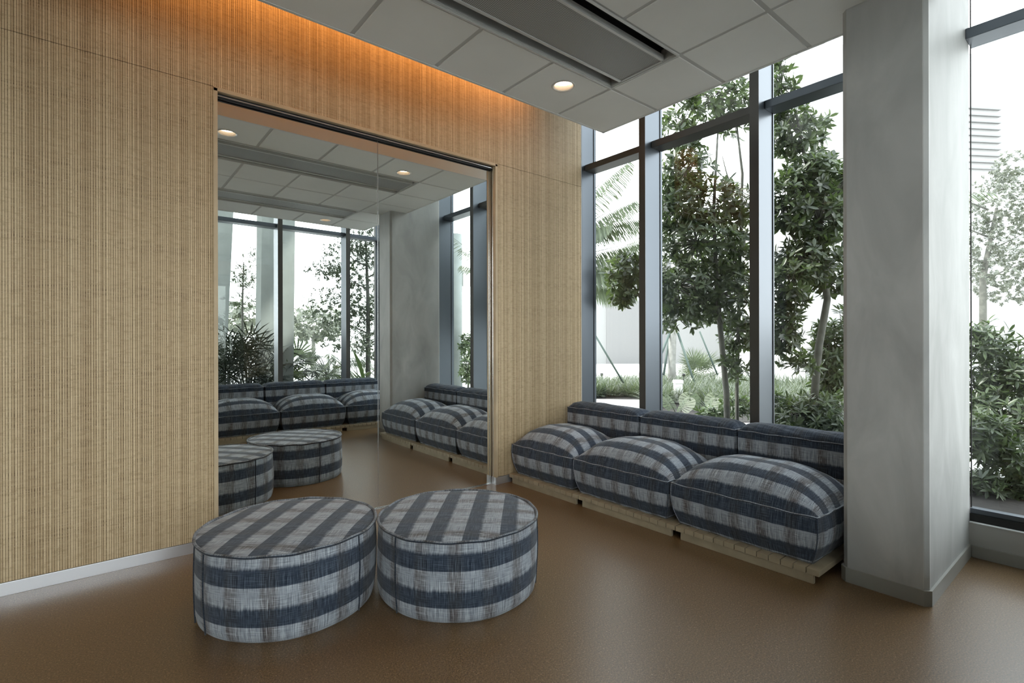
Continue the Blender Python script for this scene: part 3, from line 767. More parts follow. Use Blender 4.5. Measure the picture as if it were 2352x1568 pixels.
# rear sofa: faces +Y (rotate 180)
rear = 'the rear sofa seen in the mirror'
for (x0, x1, w_) in ((3.04, 3.97, 'end nearest the column'), (2.105, 3.035, 'in the middle'), (1.17, 2.10, 'at the mirror left edge')):
    platform(((x0 + x1) / 2, -0.27, 0), PI, x1 - x0, 1.0, 'slatted wooden platform of the rear sofa, %s, seen in the mirror' % w_, 'platforms under ' + rear)
for (x0, x1, w_, sd) in ((3.09, 4.04, 'nearest the column', 11), (2.115, 3.075, 'in the middle', 12), (1.14, 2.10, 'at the mirror left edge', 13)):
    seat_cushion(((x0 + x1) / 2, -0.16, 0.090), PI, x1 - x0, 0.71, 'plaid seat cushion of the rear sofa, %s, seen in the mirror' % w_, sd, 'seat cushions of ' + rear)
for (x0, x1, w_, sd) in ((3.01, 3.95, 'nearest the column', 14), (2.07, 3.0, 'in the middle', 15), (1.13, 2.055, 'at the mirror left edge', 16)):
    back_cushion(((x0 + x1) / 2, -0.65, 0.090), PI, x1 - x0, 0.25, 'low plaid back cushion of the rear sofa, %s, in the mirror' % w_, sd, 'back cushions of ' + rear)

# ------------------------------------------------------------------ garden
GZ = -0.08
def at(px, d, z=0.0):                    # a place d metres in front of the camera, in the direction of column px
    k = (px - CX) / F_PX
    return Vector((d * (sn + k * cs), d * (cs - k * sn), z))
def at3(px, py, d): return at(px, d, CAM_H - d * (py - HORIZON) / F_PX)
def mir(v): return Vector((v.x, 2 * YM - v.y, v.z))

q = MB(); q.box(-60, 90, -70, 90, GZ - 0.3, GZ); tag(q.build('ground', M['paving']), kind='structure')

def leaves(P, Dir, Up, Ln, Wd, fold=0.25, droop=0.25):
    """P (n,3) bases, Dir unit growth, Up approx normal, Ln, Wd (n,) -> V, faces"""
    n = len(P); S = np.cross(Dir, Up); S /= np.linalg.norm(S, axis=1)[:, None] + 1e-9
    Nn = np.cross(S, Dir)
    L = Ln[:, None]; W = Wd[:, None]
    def pt(t, s, lift): return P + Dir * L * t + S * W * s + Nn * (lift * W) - Nn * (droop * L * t * t)
    V = np.stack([pt(0, 0, 0), pt(.33, 0, -fold * .6), pt(.68, 0, -fold * .6), pt(1, 0, 0), pt(.30, .44, 0), pt(.70, .46, 0), pt(.30, -.44, 0), pt(.70, -.46, 0)], 1).reshape(-1, 3)
    b = (np.arange(n) * 8)[:, None]
    tri = np.concatenate([b + np.array([[0, 4, 1]]), b + np.array([[2, 5, 3]]), b + np.array([[0, 1, 6]]), b + np.array([[2, 3, 7]])])
    quad = np.concatenate([b + np.array([[1, 4, 5, 2]]), b + np.array([[1, 2, 7, 6]])])
    return V, tri, quad
def leaf_object(name, mat, parent, P, Dir, Up, Ln, Wd, fold=0.25, droop=0.25):
    V, t_, q_ = leaves(P, Dir, Up, Ln, Wd, fold, droop)
    return raw_mesh(name, V, [t_, q_], mat, parent)
def unit(a): return a / (np.linalg.norm(a, axis=-1, keepdims=True) + 1e-9)

def leafy(name, label, cat, base, clusters, trunks, mat, bark, leaf_len=0.13, leaf_w=0.045, per=9, spread=1.0, group=None, twig=0.004, fill=1.0, loose=1.0):
    """clusters: (centre, radii(3), rosettes). trunks: (points, radii)"""
    r = empty(name, base); tag(r, label, cat, group)
    B = np.array(base)
    Ps, Ds, Us, Ls = [], [], [], []
    tw = MB()
    for (c, rad, cnt) in clusters:
        c = np.array(c); rad = np.array(rad) * loose; cnt = int(cnt * fill)
        d = unit(RNG.normal(size=(cnt, 3))); rr = RNG.uniform(0.25, 1.0, (cnt, 1)) ** 0.5
        pos = c + d * rad * rr
        axis = unit(d * 0.8 + np.array([0, 0, 0.55]) + RNG.normal(size=(cnt, 3)) * 0.25)
        for k in range(cnt):
            a = axis[k]; m_ = per + int(RNG.integers(-2, 3))
            s = unit(np.cross(a, [0.3, 0.5, 0.81])[None])[0]; t_ = np.cross(a, s)
            ang = np.arange(m_) * 2.4 + RNG.uniform(0, 6); tilt = np.radians(RNG.uniform(30, 88, m_)) * spread
            dr = unit(a[None] * np.cos(tilt)[:, None] + (s[None] * np.cos(ang)[:, None] + t_[None] * np.sin(ang)[:, None]) * np.sin(tilt)[:, None])
            Ps.append(pos[k] + a * RNG.uniform(-0.05, 0.02, (m_, 1))); Ds.append(dr)
            Us.append(np.repeat(a[None], m_, 0)); Ls.append(RNG.uniform(0.7, 1.2, m_) * leaf_len)
            if twig and k % 2 == 0: tw.tube([tuple(c + (pos[k] - c) * 0.15 - B), tuple((c * 0.4 + pos[k] * 0.6) - B + [0, 0, -0.03]), tuple(pos[k] - B)], [twig * 1.6, twig * 1.2, twig * 0.7], 4, caps=False)
    P = np.concatenate(Ps) - B; D = np.concatenate(Ds); U = np.concatenate(Us); L = np.concatenate(Ls)
    leaf_object('foliage', mat, r, P, D, U, L, L * leaf_w / leaf_len)
    if twig and tw.v: tag(tw.build('twigs', bark, r), kind='stuff')
    for pts, rad in trunks:
        q = MB(); q.tube([tuple(Vector(p) - Vector(base)) for p in pts], rad, 9); q.build('trunk', bark, r)
    return r
def cl(px, py, d, rx, ry, cnt, rd=None, m=False):
    c = at3(px, py, d); s = d / F_PX
    if m: c = mir(c)
    return (tuple(c), (rx * s, (rd or rx * s) if rd is None else rd, ry * s), cnt)

def frond(P, Dir, length, droop, mb, n=26, leaf=0.32, wid=0.022, V=True, hang=0.35):
    """pinnate palm frond from P towards Dir, into arrays"""
    P = Vector(P); Dir = Vector(Dir).normalized(); side = Dir.cross(Vector((0, 0, 1))).normalized()
    pts = []
    for i in range(n + 1):
        t = i / n; pts.append(P + Dir * length * t + Vector((0, 0, -droop * length * t * t)))
    mb['tubes'].append(([tuple(p) for p in pts], [0.012 * (1 - 0.85 * i / n) + 0.001 for i in range(n + 1)]))
    for i in range(2, n + 1):
        t = i / n; tan = (pts[i] - pts[i - 1]).normalized()
        ll = leaf * (math.sin(PI * (0.12 + 0.80 * t)) ** 0.7)
        for s in (-1, 1):
            d = (side * s * 0.70 + tan * 0.75 + Vector((0, 0, -hang + random.uniform(-.1, .1)))).normalized()
            mb['P'].append(pts[i]); mb['D'].append(d); mb['U'].append((0, 0, 1)); mb['L'].append(ll * random.uniform(.9, 1.08)); mb['W'].append(wid)
def frond_objects(r, base, mb, mat, bark):
    """each frond rachis and leaflets in one part per plant half"""
    P = np.array([tuple(p) for p in mb['P']]) - np.array(tuple(base)); D = np.array([tuple(d) for d in mb['D']]); U = np.array(mb['U'], float)
    leaf_object('fronds', mat, r, P, D, U, np.array(mb['L']), np.array(mb['W']), 0.1, 0.25)
    q = MB()
    for pts, rad in mb['tubes']: q.tube([tuple(Vector(p) - Vector(base)) for p in pts], rad, 5, caps=False)
    q.build('frond_stems', bark, r)
def newmb(): return dict(P=[], D=[], U=[], L=[], W=[], tubes=[])
def feather_palm(label, base, height, nf, length, mat, bark, lean=(0, 0), leaf=0.38, angs=None, trunk_r=0.09, droop=0.45, name='palm_tree'):
    r = empty(name, base); tag(r, label, 'palm'); mb = newmb()
    top = Vector(base) + Vector((lean[0], lean[1], height))
    for i in range(nf):
        a = (angs[i] if angs else i * 2.4); el = math.radians(random.uniform(10, 70)) if not angs else math.radians(35 + 20 * (i % 3))
        frond(top, (math.cos(a) * math.cos(el), math.sin(a) * math.cos(el), math.sin(el)), length * random.uniform(.85, 1.1), droop, mb, leaf=leaf)
    frond_objects(r, base, mb, mat, bark)
    if height > 0.3:
        q = MB(); q.tube([(0, 0, 0), (lean[0] * .4, lean[1] * .4, height * .5), (lean[0], lean[1], height)], [trunk_r * 1.1, trunk_r, trunk_r * .9], 10); q.build('trunk', bark, r)
    return r
def fan_palm(label, base, nl, stalk, blade, mat, name='fan_palm', cat='palm', spread=80, wid=0.028, seg=18, droop=0.22):
    r = empty(name, base); tag(r, label, cat); P, D, U, L, W = [], [], [], [], []; tb = MB()
    for i in range(nl):
        a = i * 2.4 + random.uniform(-.3, .3); el = math.radians(random.uniform(90 - spread, 88)); s = stalk * random.uniform(.6, 1.1)
        c = Vector((math.cos(a) * math.cos(el), math.sin(a) * math.cos(el), math.sin(el)))
        hub = c * s; tb.tube([(0, 0, 0), tuple(hub * .5 + Vector((0, 0, .03))), tuple(hub)], 0.006, 4, caps=False)
        side = c.cross(Vector((0, 0, 1))).normalized(); nrm = side.cross(c)
        for k in range(seg):
            f_ = math.radians(-120 + 240 * k / (seg - 1)); d = c * math.cos(f_) + side * math.sin(f_) + nrm * 0.12
            P.append(tuple(hub)); D.append(tuple(d.normalized())); U.append(tuple(nrm)); L.append(blade * (0.75 + 0.25 * math.cos(f_)) * random.uniform(.9, 1.05)); W.append(wid)
    leaf_object('fans', mat, r, np.array(P), np.array(D), np.array(U), np.array(L), np.array(W), 0.3, droop)
    tb.build('stalks', mat, r); return r
def grass_bed(name, label, spots, mat, hgt=0.45, blades=60, wid=0.014):
    P, D, U, L, W = [], [], [], [], []
    for c in spots:
        for k in range(blades):
            a = random.uniform(0, 2 * PI); el = math.radians(random.uniform(35, 88)); rr = random.uniform(0, .10)
            P.append((c[0] + rr * math.cos(a), c[1] + rr * math.sin(a), GZ)); D.append((math.cos(a) * math.cos(el), math.sin(a) * math.cos(el), math.sin(el)))
            U.append((-math.cos(a) * math.sin(el), -math.sin(a) * math.sin(el), math.cos(el))); L.append(hgt * random.uniform(.7, 1.25)); W.append(wid)
    o = leaf_object(name, mat, None, np.array(P), np.array(D), np.array(U), np.array(L), np.array(W), 0.1, 0.55)
    return tag(o, label, 'grass', kind='stuff')

# -- magnolia-like tree outside the middle window bay
bA = at(1668, 6.3, GZ)
trA = [([tuple(at(1672, 6.3, GZ)), tuple(at3(1668, 900, 6.3)), tuple(at3(1655, 760, 6.3)), tuple(at3(1645, 640, 6.3)), tuple(at3(1640, 480, 6.3)), tuple(at3(1650, 300, 6.3))], [.040, .036, .032, .027, .02, .01]),
       ([tuple(at(1693, 6.6, GZ)), tuple(at3(1692, 900, 6.6)), tuple(at3(1696, 760, 6.6)), tuple(at3(1700, 600, 6.6)), tuple(at3(1706, 400, 6.6)), tuple(at3(1690, 260, 6.6))], [.026, .024, .022, .02, .016, .008]),
       ([tuple(at3(1645, 640, 6.3)), tuple(at3(1590, 640, 6.2)), tuple(at3(1500, 672, 6.1)), tuple(at3(1430, 682, 6.0))], [.018, .014, .009, .004]),
       ([tuple(at3(1700, 480, 6.6)), tuple(at3(1670, 400, 6.6)), tuple(at3(1660, 360, 6.6))], [.012, .008, .005])]
clA = [cl(1640, 225, 6.4, 70, 50, 42), cl(1560, 300, 6.3, 40, 90, 34), cl(1690, 250, 6.6, 45, 60, 26), cl(1575, 395, 6.3, 55, 40, 40), cl(1555, 470, 6.2, 52, 55, 52),
       cl(1660, 470, 6.3, 60, 50, 52), cl(1600, 560, 6.3, 85, 62, 90), cl(1690, 580, 6.6, 45, 70, 50), cl(1560, 660, 6.2, 70, 52, 76), cl(1450, 625, 6.0, 50, 42, 46),
       cl(1428, 680, 5.9, 26, 16, 9), cl(1650, 680, 6.4, 70, 52, 74), cl(1700, 760, 6.5, 36, 46, 30), cl(1560, 735, 6.3, 45, 22, 18), cl(1676, 840, 6.3, 24, 26, 7), cl(1700, 850, 6.5, 26, 24, 8)]
leafy('broadleaf_tree', 'tall glossy-leaved tree outside the middle window bay', 'tree', bA, clA, trA, M['leaf'], M['bark'], 0.108, 0.037, 8, group='broadleaf trees outside the windows', fill=1.7, loose=1.25)
# -- second tree in the right bay, behind the column
bB = at(1862, 6.0, GZ)
trB = [([tuple(at(1855, 6.0, GZ)), tuple(at3(1880, 800, 6.0)), tuple(at3(1900, 690, 6.0)), tuple(at3(1880, 500, 6.0)), tuple(at3(1840, 320, 6.0)), tuple(at3(1815, 180, 6.0))], [.045, .042, .038, .028, .018, .008]),
       ([tuple(at3(1890, 600, 6.0)), tuple(at3(1830, 560, 5.9)), tuple(at3(1795, 480, 5.8))], [.02, .014, .008])]
clB = [cl(1795, 200, 6.0, 24, 70, 24), cl(1820, 300, 6.0, 44, 52, 40), cl(1868, 290, 6.2, 34, 50, 14), cl(1860, 400, 6.0, 55, 50, 60), cl(1810, 470, 5.9, 46, 60, 56), cl(1880, 510, 6.0, 55, 60, 70),
       cl(1930, 440, 6.2, 50, 70, 50), cl(1850, 600, 6.0, 66, 44, 60), cl(1810, 660, 5.8, 42, 60, 46), cl(1800, 760, 5.8, 30, 55, 34), cl(1900, 650, 6.1, 45, 30, 22), cl(1980, 560, 6.2, 50, 110, 70), cl(1835, 835, 5.8, 34, 20, 9)]
leafy('broadleaf_tree', 'leaning glossy-leaved tree outside the right bay, half behind the column', 'tree', bB, clB, trB, M['leaf'], M['bark'], 0.108, 0.037, 8, group='broadleaf trees outside the windows', fill=1.7, loose=1.25)
# -- hedge shrubs by the glass
def shrub(label, base, clusters, mat=None, ll=0.105, lw=0.026, per=10):
    c0 = clusters[0][0]
    return leafy('shrub', label, 'shrub', base, clusters, [([tuple(Vector(base) + Vector((dx, dy, 0))), tuple((Vector(base) + Vector(c0)) / 2), tuple(c0)], [.014, .011, .005]) for dx, dy in ((0, 0), (.12, .05))], mat or M['leaf_shrub'], M['bark'], ll, lw, per, group='leafy shrubs close to the glass')
shrub('narrow-leaved shrub left of the column, below the leaning tree', at(1912, 6.3, GZ), [cl(1905, 850, 6.3, 42, 90, 100), cl(1900, 770, 6.4, 36, 50, 34), cl(1880, 940, 6.0, 60, 40, 60), cl(1940, 800, 6.3, 50, 120, 90)])
shrub('dark low shrub just behind the right back cushion', at(1820, 5.9, GZ), [cl(1820, 960, 5.9, 60, 34, 70), cl(1900, 980, 5.8, 60, 34, 60), cl(1780, 930, 6.3, 40, 30, 30)], M['leaf'])
shrub('low mixed greenery behind the joint of the middle and right back cushions', at(1690, 7.4, GZ), [cl(1690, 935, 7.4, 40, 26, 50), cl(1640, 950, 7.2, 34, 18, 26)])
shrub('tall leafy shrub right of the column, at the right edge of the photo', at(2330, 5.4, GZ), [cl(2330, 860, 5.4, 62, 80, 110), cl(2260, 790, 5.5, 46, 50, 50), cl(2290, 960, 5.3, 75, 70, 120), cl(2400, 960, 5.4, 80, 110, 90)])
shrub('low leafy shrub right of the column, touching the mulch', at(2262, 5.0, GZ), [cl(2262, 1010, 5.0, 60, 60, 80), cl(2330, 1060, 4.9, 60, 50, 70), cl(2240, 900, 5.6, 50, 60, 60), cl(2250, 1110, 4.9, 50, 26, 50), cl(2340, 1130, 4.8, 50, 22, 40)])
# -- small understorey with split leaves
def monstera_leaf(r, c, ang, tilt, s, mat):
    q = MB(); n = 9; vs = [(0, 0, 0)]; fs = []
    R = Matrix.Rotation(ang, 3, 'Z') @ Matrix.Rotation(tilt, 3, 'X')
    vs = [Vector((0, -0.02, 0))]
    for side in (-1, 1):
        for k in range(n):
            a0 = math.radians(-35 + 150 * k / n); a1 = math.radians(-35 + 150 * (k + .86) / n)
            for a in (a0, a1):
                rad = s * (0.62 + 0.38 * math.sin((a + .6)) ** 2) * 0.62
                vs.append(Vector((side * rad * math.cos(a) * .95, 0.1 * s + rad * math.sin(a) * 1.1, -0.25 * rad * math.cos(a))))
            i = len(vs) - 2; mid = Vector((0, s * (0.02 + 0.60 * (k + .4) / n), 0.0)); vs.append(mid)
            vs.append(Vector((0, s * (0.02 + 0.60 * (k - .1) / n), 0.0)))
            fs.append((len(vs) - 1, i, i + 1, len(vs) - 2))
    q.add([tuple(R @ v + Vector(c)) for v in vs], fs); q.build('leaf', mat, r)
    q = MB(); q.tube([(0, 0, 0), (c[0] * .5, c[1] * .5, c[2] * .8), tuple(c)], .006, 5, caps=False); q.build('stalk', mat, r)
for (px, py, d, lab, nl) in ((1560, 925, 7.6, 'pale split-leaf plant behind the middle back cushion', 4), (1620, 925, 7.9, 'split-leaf plant right of the pale one, behind the middle back cushion', 3)):
    b_ = at(px, d, GZ); r = empty('split_leaf_plant', b_); tag(r, lab, 'plant')
    zc = at3(px, py + 14, d).z - GZ
    for k in range(nl):
        a = -1.2 + k * 0.9; monstera_leaf(r, (0.16 * math.cos(a * 2), 0.16 * math.sin(a * 2), zc + 0.05 * (k % 2)), -YAW + a, 0.9, 0.33, M['monstera'])
# -- feather palm whose fronds reach in from the left, trunk hidden by the bamboo wall
bP = at(1292, 11.5, GZ); mbp = newmb(); rP = empty('palm_tree', bP); tag(rP, 'large feather palm, its fronds reaching into the leftmost window bay', 'palm')
for (sx, sy, ex, ey, dr) in ((1290, 600, 1470, 545, .10), (1290, 560, 1455, 420, .32), (1290, 520, 1440, 330, .30), (1300, 610, 1430, 600, .35), (1290, 545, 1500, 470, .18), (1300, 570, 1400, 470, .5), (1290, 640, 1450, 650, .2)):
    a = at3(sx, sy, 11.5); b2 = at3(ex, ey, 10.6); frond(a, b2 - a, (b2 - a).length * 1.02, dr * .6, mbp, n=52, leaf=.62, wid=.042, hang=.8)
frond_objects(rP, bP, mbp, M['palm'], M['palm'])
q = MB(); q.tube([(0, 0, 0), (0, 0, 1.5), tuple(at3(1290, 590, 11.5) - bP)], [.13, .12, .10], 10); q.build('trunk', M['bark_pale'], rP)
feather_palm('feather palm with long thin fronds beside the column, top right of the bays', at(1985, 9.5, GZ), 3.6, 11, 1.9, M['palm'], M['bark_pale'], leaf=.42, droop=.35)
# -- staked palm trunk and its stakes
b_ = at(1543, 15, GZ); r = empty('palm_tree', b_); tag(r, 'pale slender palm trunk propped by stakes, centre of the middle bay', 'palm')
q = MB(); q.tube([(0, 0, 0), (0, 0, .8), tuple(at3(1548, 640, 15) - b_), tuple(at3(1552, 560, 15) - b_)], [.14, .11, .10, .08], 10); q.build('trunk', M['bark_pale'], r)
mbp = newmb()
for i in range(9): frond(at3(1552, 560, 15), (math.cos(i * .7), math.sin(i * .7), .5), 1.8, .5, mbp, leaf=.4)
frond_objects(r, b_, mbp, M['palm'], M['palm'])
for (x0, y0, d0, x1, y1, d1, lab) in ((1358, 755, 13.5, 1432, 880, 13.5, 'thin slanting tree stake in the leftmost window bay'), (1540, 762, 15, 1512, 830, 14.6, 'tree stake leaning left from the pale palm trunk'), (1538, 770, 15.2, 1524, 862, 14.8, 'short dark stake close left of the pale palm trunk'), (1557, 765, 15, 1602, 902, 14.4, 'tree stake leaning right from the pale palm trunk'), (1607, 762, 15.5, 1648, 862, 15.2, 'thin slanting stake standing alone right of the fan palm')):
    a, b2 = at3(x0, y0, d0), at3(x1, y1, d1); q = MB(); q.tube([(0, 0, 0), tuple(a - b2)], .035 if 'thin' not in lab else .026, 6)
    tag(q.build('stake', M['stake'], None, b2), lab, 'stake', 'wooden tree stakes')
fan_palm('spiky fan palm standing among the grass in the middle bay', at(1600, 18, GZ), 26, .75, .62, M['palm'])
# -- bollard and path lights
b_ = at(1557, 12.2, GZ); r = empty('bollard', b_, -YAW); tag(r, 'short white square bollard in the grass of the middle bay', 'bollard')
q = MB(); q.box(-.085, .085, -.085, .085, 0, .46, .008); po = q.build('post', M['white'], r)
q = MB(); q.box(-.10, .10, -.10, .10, .46, .54, .012); q.build('cap', M['white'], po)
for (px, d, lab) in ((1382, 15.5, 'small black path light at the left of the grass bed'), (1570, 15.2, 'small black path light close right of the white bollard'), (1703, 15.5, 'small black path light right of the two thin trunks')):
    b_ = at(px, d, GZ); r = empty('path_light', b_); tag(r, lab, 'garden light', 'black path lights')
    q = MB(); q.tube([(0, 0, 0), (0, 0, .42)], .022, 8); q.build('post', M['gasket'], r)
    q = MB(); q.tube([(0, 0, .42), (0, 0, .50)], .042, 10); q.build('head', M['gasket'], r)
# -- grass beds
sp = []
for k in range(90): sp.append(at(random.uniform(1330, 1490), random.uniform(13.2, 16.5)))
for k in range(170): sp.append(at(random.uniform(1495, 1780), random.uniform(10.5, 17)))
for k in range(80): sp.append(at(random.uniform(1740, 1960), random.uniform(10, 16)))
bol = at(1557, 12.2); vw = Vector((bol.x, bol.y, 0)).normalized()
sp = [p for p in sp if not (p.dot(vw) < 12.6 / 1.0 and (p - vw * p.dot(vw)).length < .42)]
grass_bed('grass', 'arching grey-green grass clumps outside the right windows', sp, M['grass'], .50, 52, .016)
# -- paving and road
def patch(name, pts, z, mat):
    q = MB(); q.prism([(p.x, p.y) for p in pts], GZ, GZ + z); tag(q.build(name, mat), kind='structure')
patch('planting_bed', [Vector((4.56, -6, 0)), Vector((7.2, -6, 0)), Vector((7.6, 3.3, 0)), Vector((6.6, 4.4, 0)), Vector((4.56, 5, 0))], .015, M['mulch'])
patch('planting_bed', [Vector((-6, -6.5, 0)), Vector((4.5, -5.2, 0)), Vector((4.5, -1.4, 0)), Vector((-6, -1.4, 0))], .016, M['mulch'])
patch('planting_bed', [at(1230, 13.6), at(1300, 13.0), at(1500, 12.6), at(1505, 9.4), at(1990, 9.0), at(1990, 18.2), at(1150, 18.2)], .014, M['mulch'])
patch('path', [at(1300, 13.0), at(1300, 8.5), at(1500, 9.2), at(1500, 12.6)], .02, M['paving'])
patch('road', [at(1200, 19), at(2100, 19), at(2150, 31), at(1150, 31)], .02, M['paving'])
# -- far building with a garage door
o = at(1430, 33, GZ); r = empty('building', o, -YAW); tag(r, 'faint white building with a wide garage door, beyond the left bays', 'building')
q = MB(); q.box(-9, 16, 0, 6, 0, 6.2); q.build('wall', M['facade'], r)
q = MB(); q.box(-1.05, 3.2, -.06, 0, 0, 4.0); q.build('garage_door', M['facade_line'], r)
q = MB(); q.box(-9.2, 16.2, -.4, 6.2, 6.2, 6.6); q.build('parapet', M['facade_line'], r)
# -- nearer white building with louvres, right of the column
o = at(2295, 19, GZ); r = empty('building', o, -YAW + .12); tag(r, 'pale building with horizontal louvres high on its wall, right of the column', 'building')
q = MB(); q.box(-7.5, .0, 0, 5, 0, 12); q.box(0, 12, 0, 5, 0, 12); q.build('wall', simple('louvre_facade', (0.33, 0.33, 0.33), .8), r)
for k in range(10):
    z = 7.75 + k * .245
    q = MB(); q.box(-2.6, 0.0, -.10, 0, z, z + .05); q.build('louvre', M['facade_line'], r)
# -- fine-leaved trees seen through the right-hand glass
def limbs(px, y0, y1, d, m, n=7, r_=.02, sp=55):
    out = []; f_ = mir if m else (lambda v: v)
    for k in range(n):
        y = y0 + (y1 - y0) * k / n; s_ = (-1) ** k
        out.append(([tuple(f_(at3(px, y, d))), tuple(f_(at3(px + s_ * sp * .5, y - 14, d + .2 * s_))), tuple(f_(at3(px + s_ * sp * (1.2 - .5 * k / n), y - 34, d + .4 * s_)))], [r_, r_ * .6, r_ * .25]))
    return out
def fine_tree(label, base, crown, trunk, mat, ll=.05, lw=.022, per=7, bark=None, grp='fine-leaved trees around the building'):
    return leafy('fine_leaved_tree', label, 'tree', base, crown, trunk, mat, bark or M['bark'], ll, lw, per, group=grp, twig=0, fill=2.1, loose=1.08)
b_ = at(2258, 13, GZ)
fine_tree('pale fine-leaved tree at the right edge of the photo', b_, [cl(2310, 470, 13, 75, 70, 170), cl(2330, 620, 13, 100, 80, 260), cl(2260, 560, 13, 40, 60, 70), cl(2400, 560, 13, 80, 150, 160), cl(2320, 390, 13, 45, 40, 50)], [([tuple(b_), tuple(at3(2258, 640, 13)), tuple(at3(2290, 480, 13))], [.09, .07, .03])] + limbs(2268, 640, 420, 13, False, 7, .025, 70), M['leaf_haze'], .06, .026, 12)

# unseen upper floors over the slanting columns, added and deepened to cut rear light
q = MB(); q.box(-14, 7.5, -9.6, YG - 0.16, 6.5, 7.3); tag(q.build('shading_overhang', M['concrete']), kind='structure')

# ------------------------------------------------------------------ behind the camera: seen in the mirror
def mat_(px, d, z=GZ): return mir(at(px, d, z))
def leaning_column(label, px0, px1, pxt0, pxt1, d, ztop, zbot=GZ):
    a0, a1 = mir(at(px0, d)), mir(at(px1, d)); t0, t1 = mir(at(pxt0, d)), mir(at(pxt1, d))
    nrm = Vector((0, -1, 0)) * .45
    V = [Vector((a0.x, a0.y, zbot)), Vector((a1.x, a1.y, zbot)), Vector((a1.x, a1.y, zbot)) + nrm, Vector((a0.x, a0.y, zbot)) + nrm, Vector((t0.x, t0.y, ztop)), Vector((t1.x, t1.y, ztop)), Vector((t1.x, t1.y, ztop)) + nrm, Vector((t0.x, t0.y, ztop)) + nrm]
    q = MB(); q.add([tuple(v) for v in V], [(0, 1, 2, 3), (4, 7, 6, 5), (0, 4, 5, 1), (1, 5, 6, 2), (2, 6, 7, 3), (3, 7, 4, 0)])
    tag(q.build('concrete_column', M['concrete']), label, 'column', 'slanting concrete columns outside the rear windows')
leaning_column('broad slanting concrete column outside, at the mirror left edge', 440, 515, 420, 548, 11.5, 6.5)
leaning_column('slim pale concrete column outside, left of the dark mullion in the mirror', 596, 632, 606, 640, 11.0, 6.5)
leaning_column('pale concrete column outside, right of the dark mullion in the mirror', 648, 673, 648, 682, 10.6, 6.5)
for (px, d, py, lab, nl) in ((520, 10.6, 800, 'dark fan-leaved bush seen at the lower left of the mirror', 90), (572, 10.9, 810, 'dark fan-leaved bush beside the slim column in the mirror', 80)):
    fan_palm(lab, tuple(mat_(px, d)), nl, 1.45, .40, M['palm_dark'], 'fan_leaved_bush', 'bush', 72, .030, 9, .75)
fan_palm('pale fan palm seen in the mirror, right of the dark mullion', tuple(mat_(688, 11.5)), 5, 1.35, .50, M['palm'], spread=40, wid=.045)
feather_palm('arching feather palm low in the mirror', tuple(mat_(752, 13.4)), .55, 24, 1.9, M['palm'], M['bark'], leaf=.36, droop=.62, trunk_r=.06)
feather_palm('second arching feather palm seen in the mirror, nearer its centre seam', tuple(mat_(825, 12)), .35, 20, 1.4, M['palm'], M['bark'], leaf=.3, droop=.5, trunk_r=.06)
grass_bed('broad_strap_plant', 'strap-leaved plant low in the mirror beside the centre seam', [mat_(852, 10.6), mat_(866, 10.8)], M['leaf_shrub'], 1.25, 12, .09)
bpy.data.objects['broad_strap_plant']['kind'] = 'thing'; bpy.data.objects['broad_strap_plant']['category'] = 'plant'
b_ = mat_(845, 13)
fine_tree('large fine-leaved tree seen in the mirror, left of its centre seam', b_, [cl(800, 600, 13, 60, 60, 190, m=True), cl(840, 690, 13, 60, 60, 230, m=True), cl(760, 700, 13, 60, 45, 120, m=True), cl(840, 560, 13, 50, 50, 160, m=True), cl(800, 770, 13, 70, 40, 140, m=True), cl(900, 620, 13, 60, 120, 200, m=True), cl(740, 620, 13, 40, 20, 40, m=True), cl(860, 790, 13, 50, 40, 110, m=True)],
          [([tuple(b_), tuple(mir(at3(846, 700, 13))), tuple(mir(at3(840, 540, 13)))], [.07, .05, .02])] + limbs(844, 790, 560, 13, True, 9, .022, 60), M['leaf_fine'], .050, .022, 11)
b_ = mat_(557, 14)
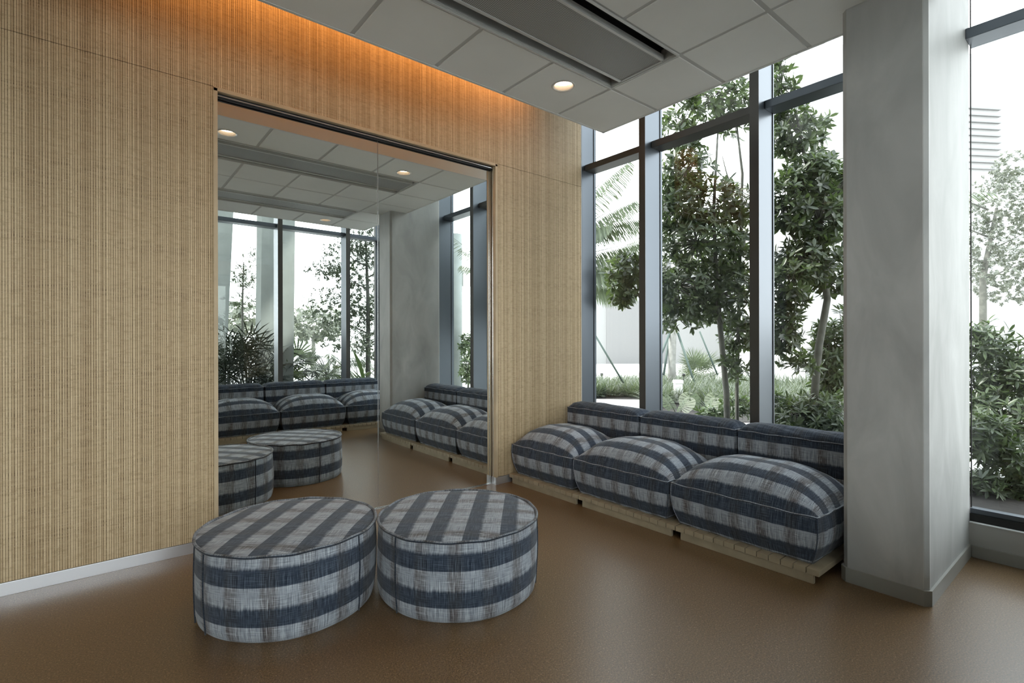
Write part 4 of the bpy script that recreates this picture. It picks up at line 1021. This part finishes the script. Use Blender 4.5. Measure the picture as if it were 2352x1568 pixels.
fine_tree('small spindly tree seen in the mirror between two concrete columns', b_, [cl(565, 640, 14, 32, 22, 40, m=True), cl(556, 690, 14, 36, 20, 36, m=True), cl(575, 600, 14, 22, 20, 14, m=True), cl(548, 620, 14, 20, 16, 14, m=True), cl(580, 575, 14, 14, 8, 5, m=True)],
          [([tuple(b_), tuple(mir(at3(557, 690, 14))), tuple(mir(at3(560, 600, 14)))], [.035, .025, .012])] + limbs(557, 700, 600, 14, True, 6, .012, 26), M['leaf_fine'], .06, .02, 9)
# far greenery behind the rear windows
for (px, d, py, rx, ry, cnt, lab) in ((720, 24, 745, 90, 40, 260, 'pale hazy tree far behind, above the palms in the mirror'), (550, 24, 730, 60, 40, 150, 'pale hazy tree far behind the spindly tree in the mirror')):
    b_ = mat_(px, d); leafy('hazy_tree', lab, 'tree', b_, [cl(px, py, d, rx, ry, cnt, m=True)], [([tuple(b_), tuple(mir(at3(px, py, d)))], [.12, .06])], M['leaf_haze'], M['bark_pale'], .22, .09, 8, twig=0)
# through the right windows, seen in the right mirror panel
b_ = mat_(1075, 15); 
leafy('shrub', 'round leafy shrub seen in the right mirror panel behind the sofa', 'shrub', b_, [cl(1078, 840, 15, 26, 42, 110, m=True), cl(1068, 790, 15.4, 18, 26, 40, m=True)], [([tuple(b_), tuple(mir(at3(1076, 840, 15)))], [.03, .02])], M['leaf_shrub'], M['bark'], .12, .05, 8)
o = mat_(1047, 16); r = empty('utility_pole', o); tag(r, 'thick pale round pole seen in the right mirror panel', 'pole')
q = MB(); q.tube([(0, 0, 0), (0, 0, 4.8)], .20, 20); po = q.build('pole', M['concrete'], r)
q = MB(); q.box(.2, .5, -.12, .12, 3.2, 3.7, .02); q.build('equipment_box', M['white'], po)
mbp = newmb(); b_ = mat_(1130, 13.5); rP = empty('palm_tree', b_); tag(rP, 'palm frond tips seen in the right mirror panel', 'palm')
for (sx, sy, ex, ey) in ((1120, 620, 1042, 528), (1120, 600, 1060, 560), (1115, 620, 1060, 600), (1120, 640, 1090, 520)):
    a, b2 = mir(at3(sx, sy, 13.5)), mir(at3(ex, ey, 13.2)); frond(a, b2 - a, (b2 - a).length, .15, mbp, n=24, leaf=.4, wid=.025, hang=.5)
frond_objects(rP, b_, mbp, M['palm'], M['palm'])
q = MB(); q.tube([(0, 0, 0), tuple(mir(at3(1122, 615, 13.5)) - b_)], [.12, .08], 10); q.build('trunk', M['bark_pale'], rP)
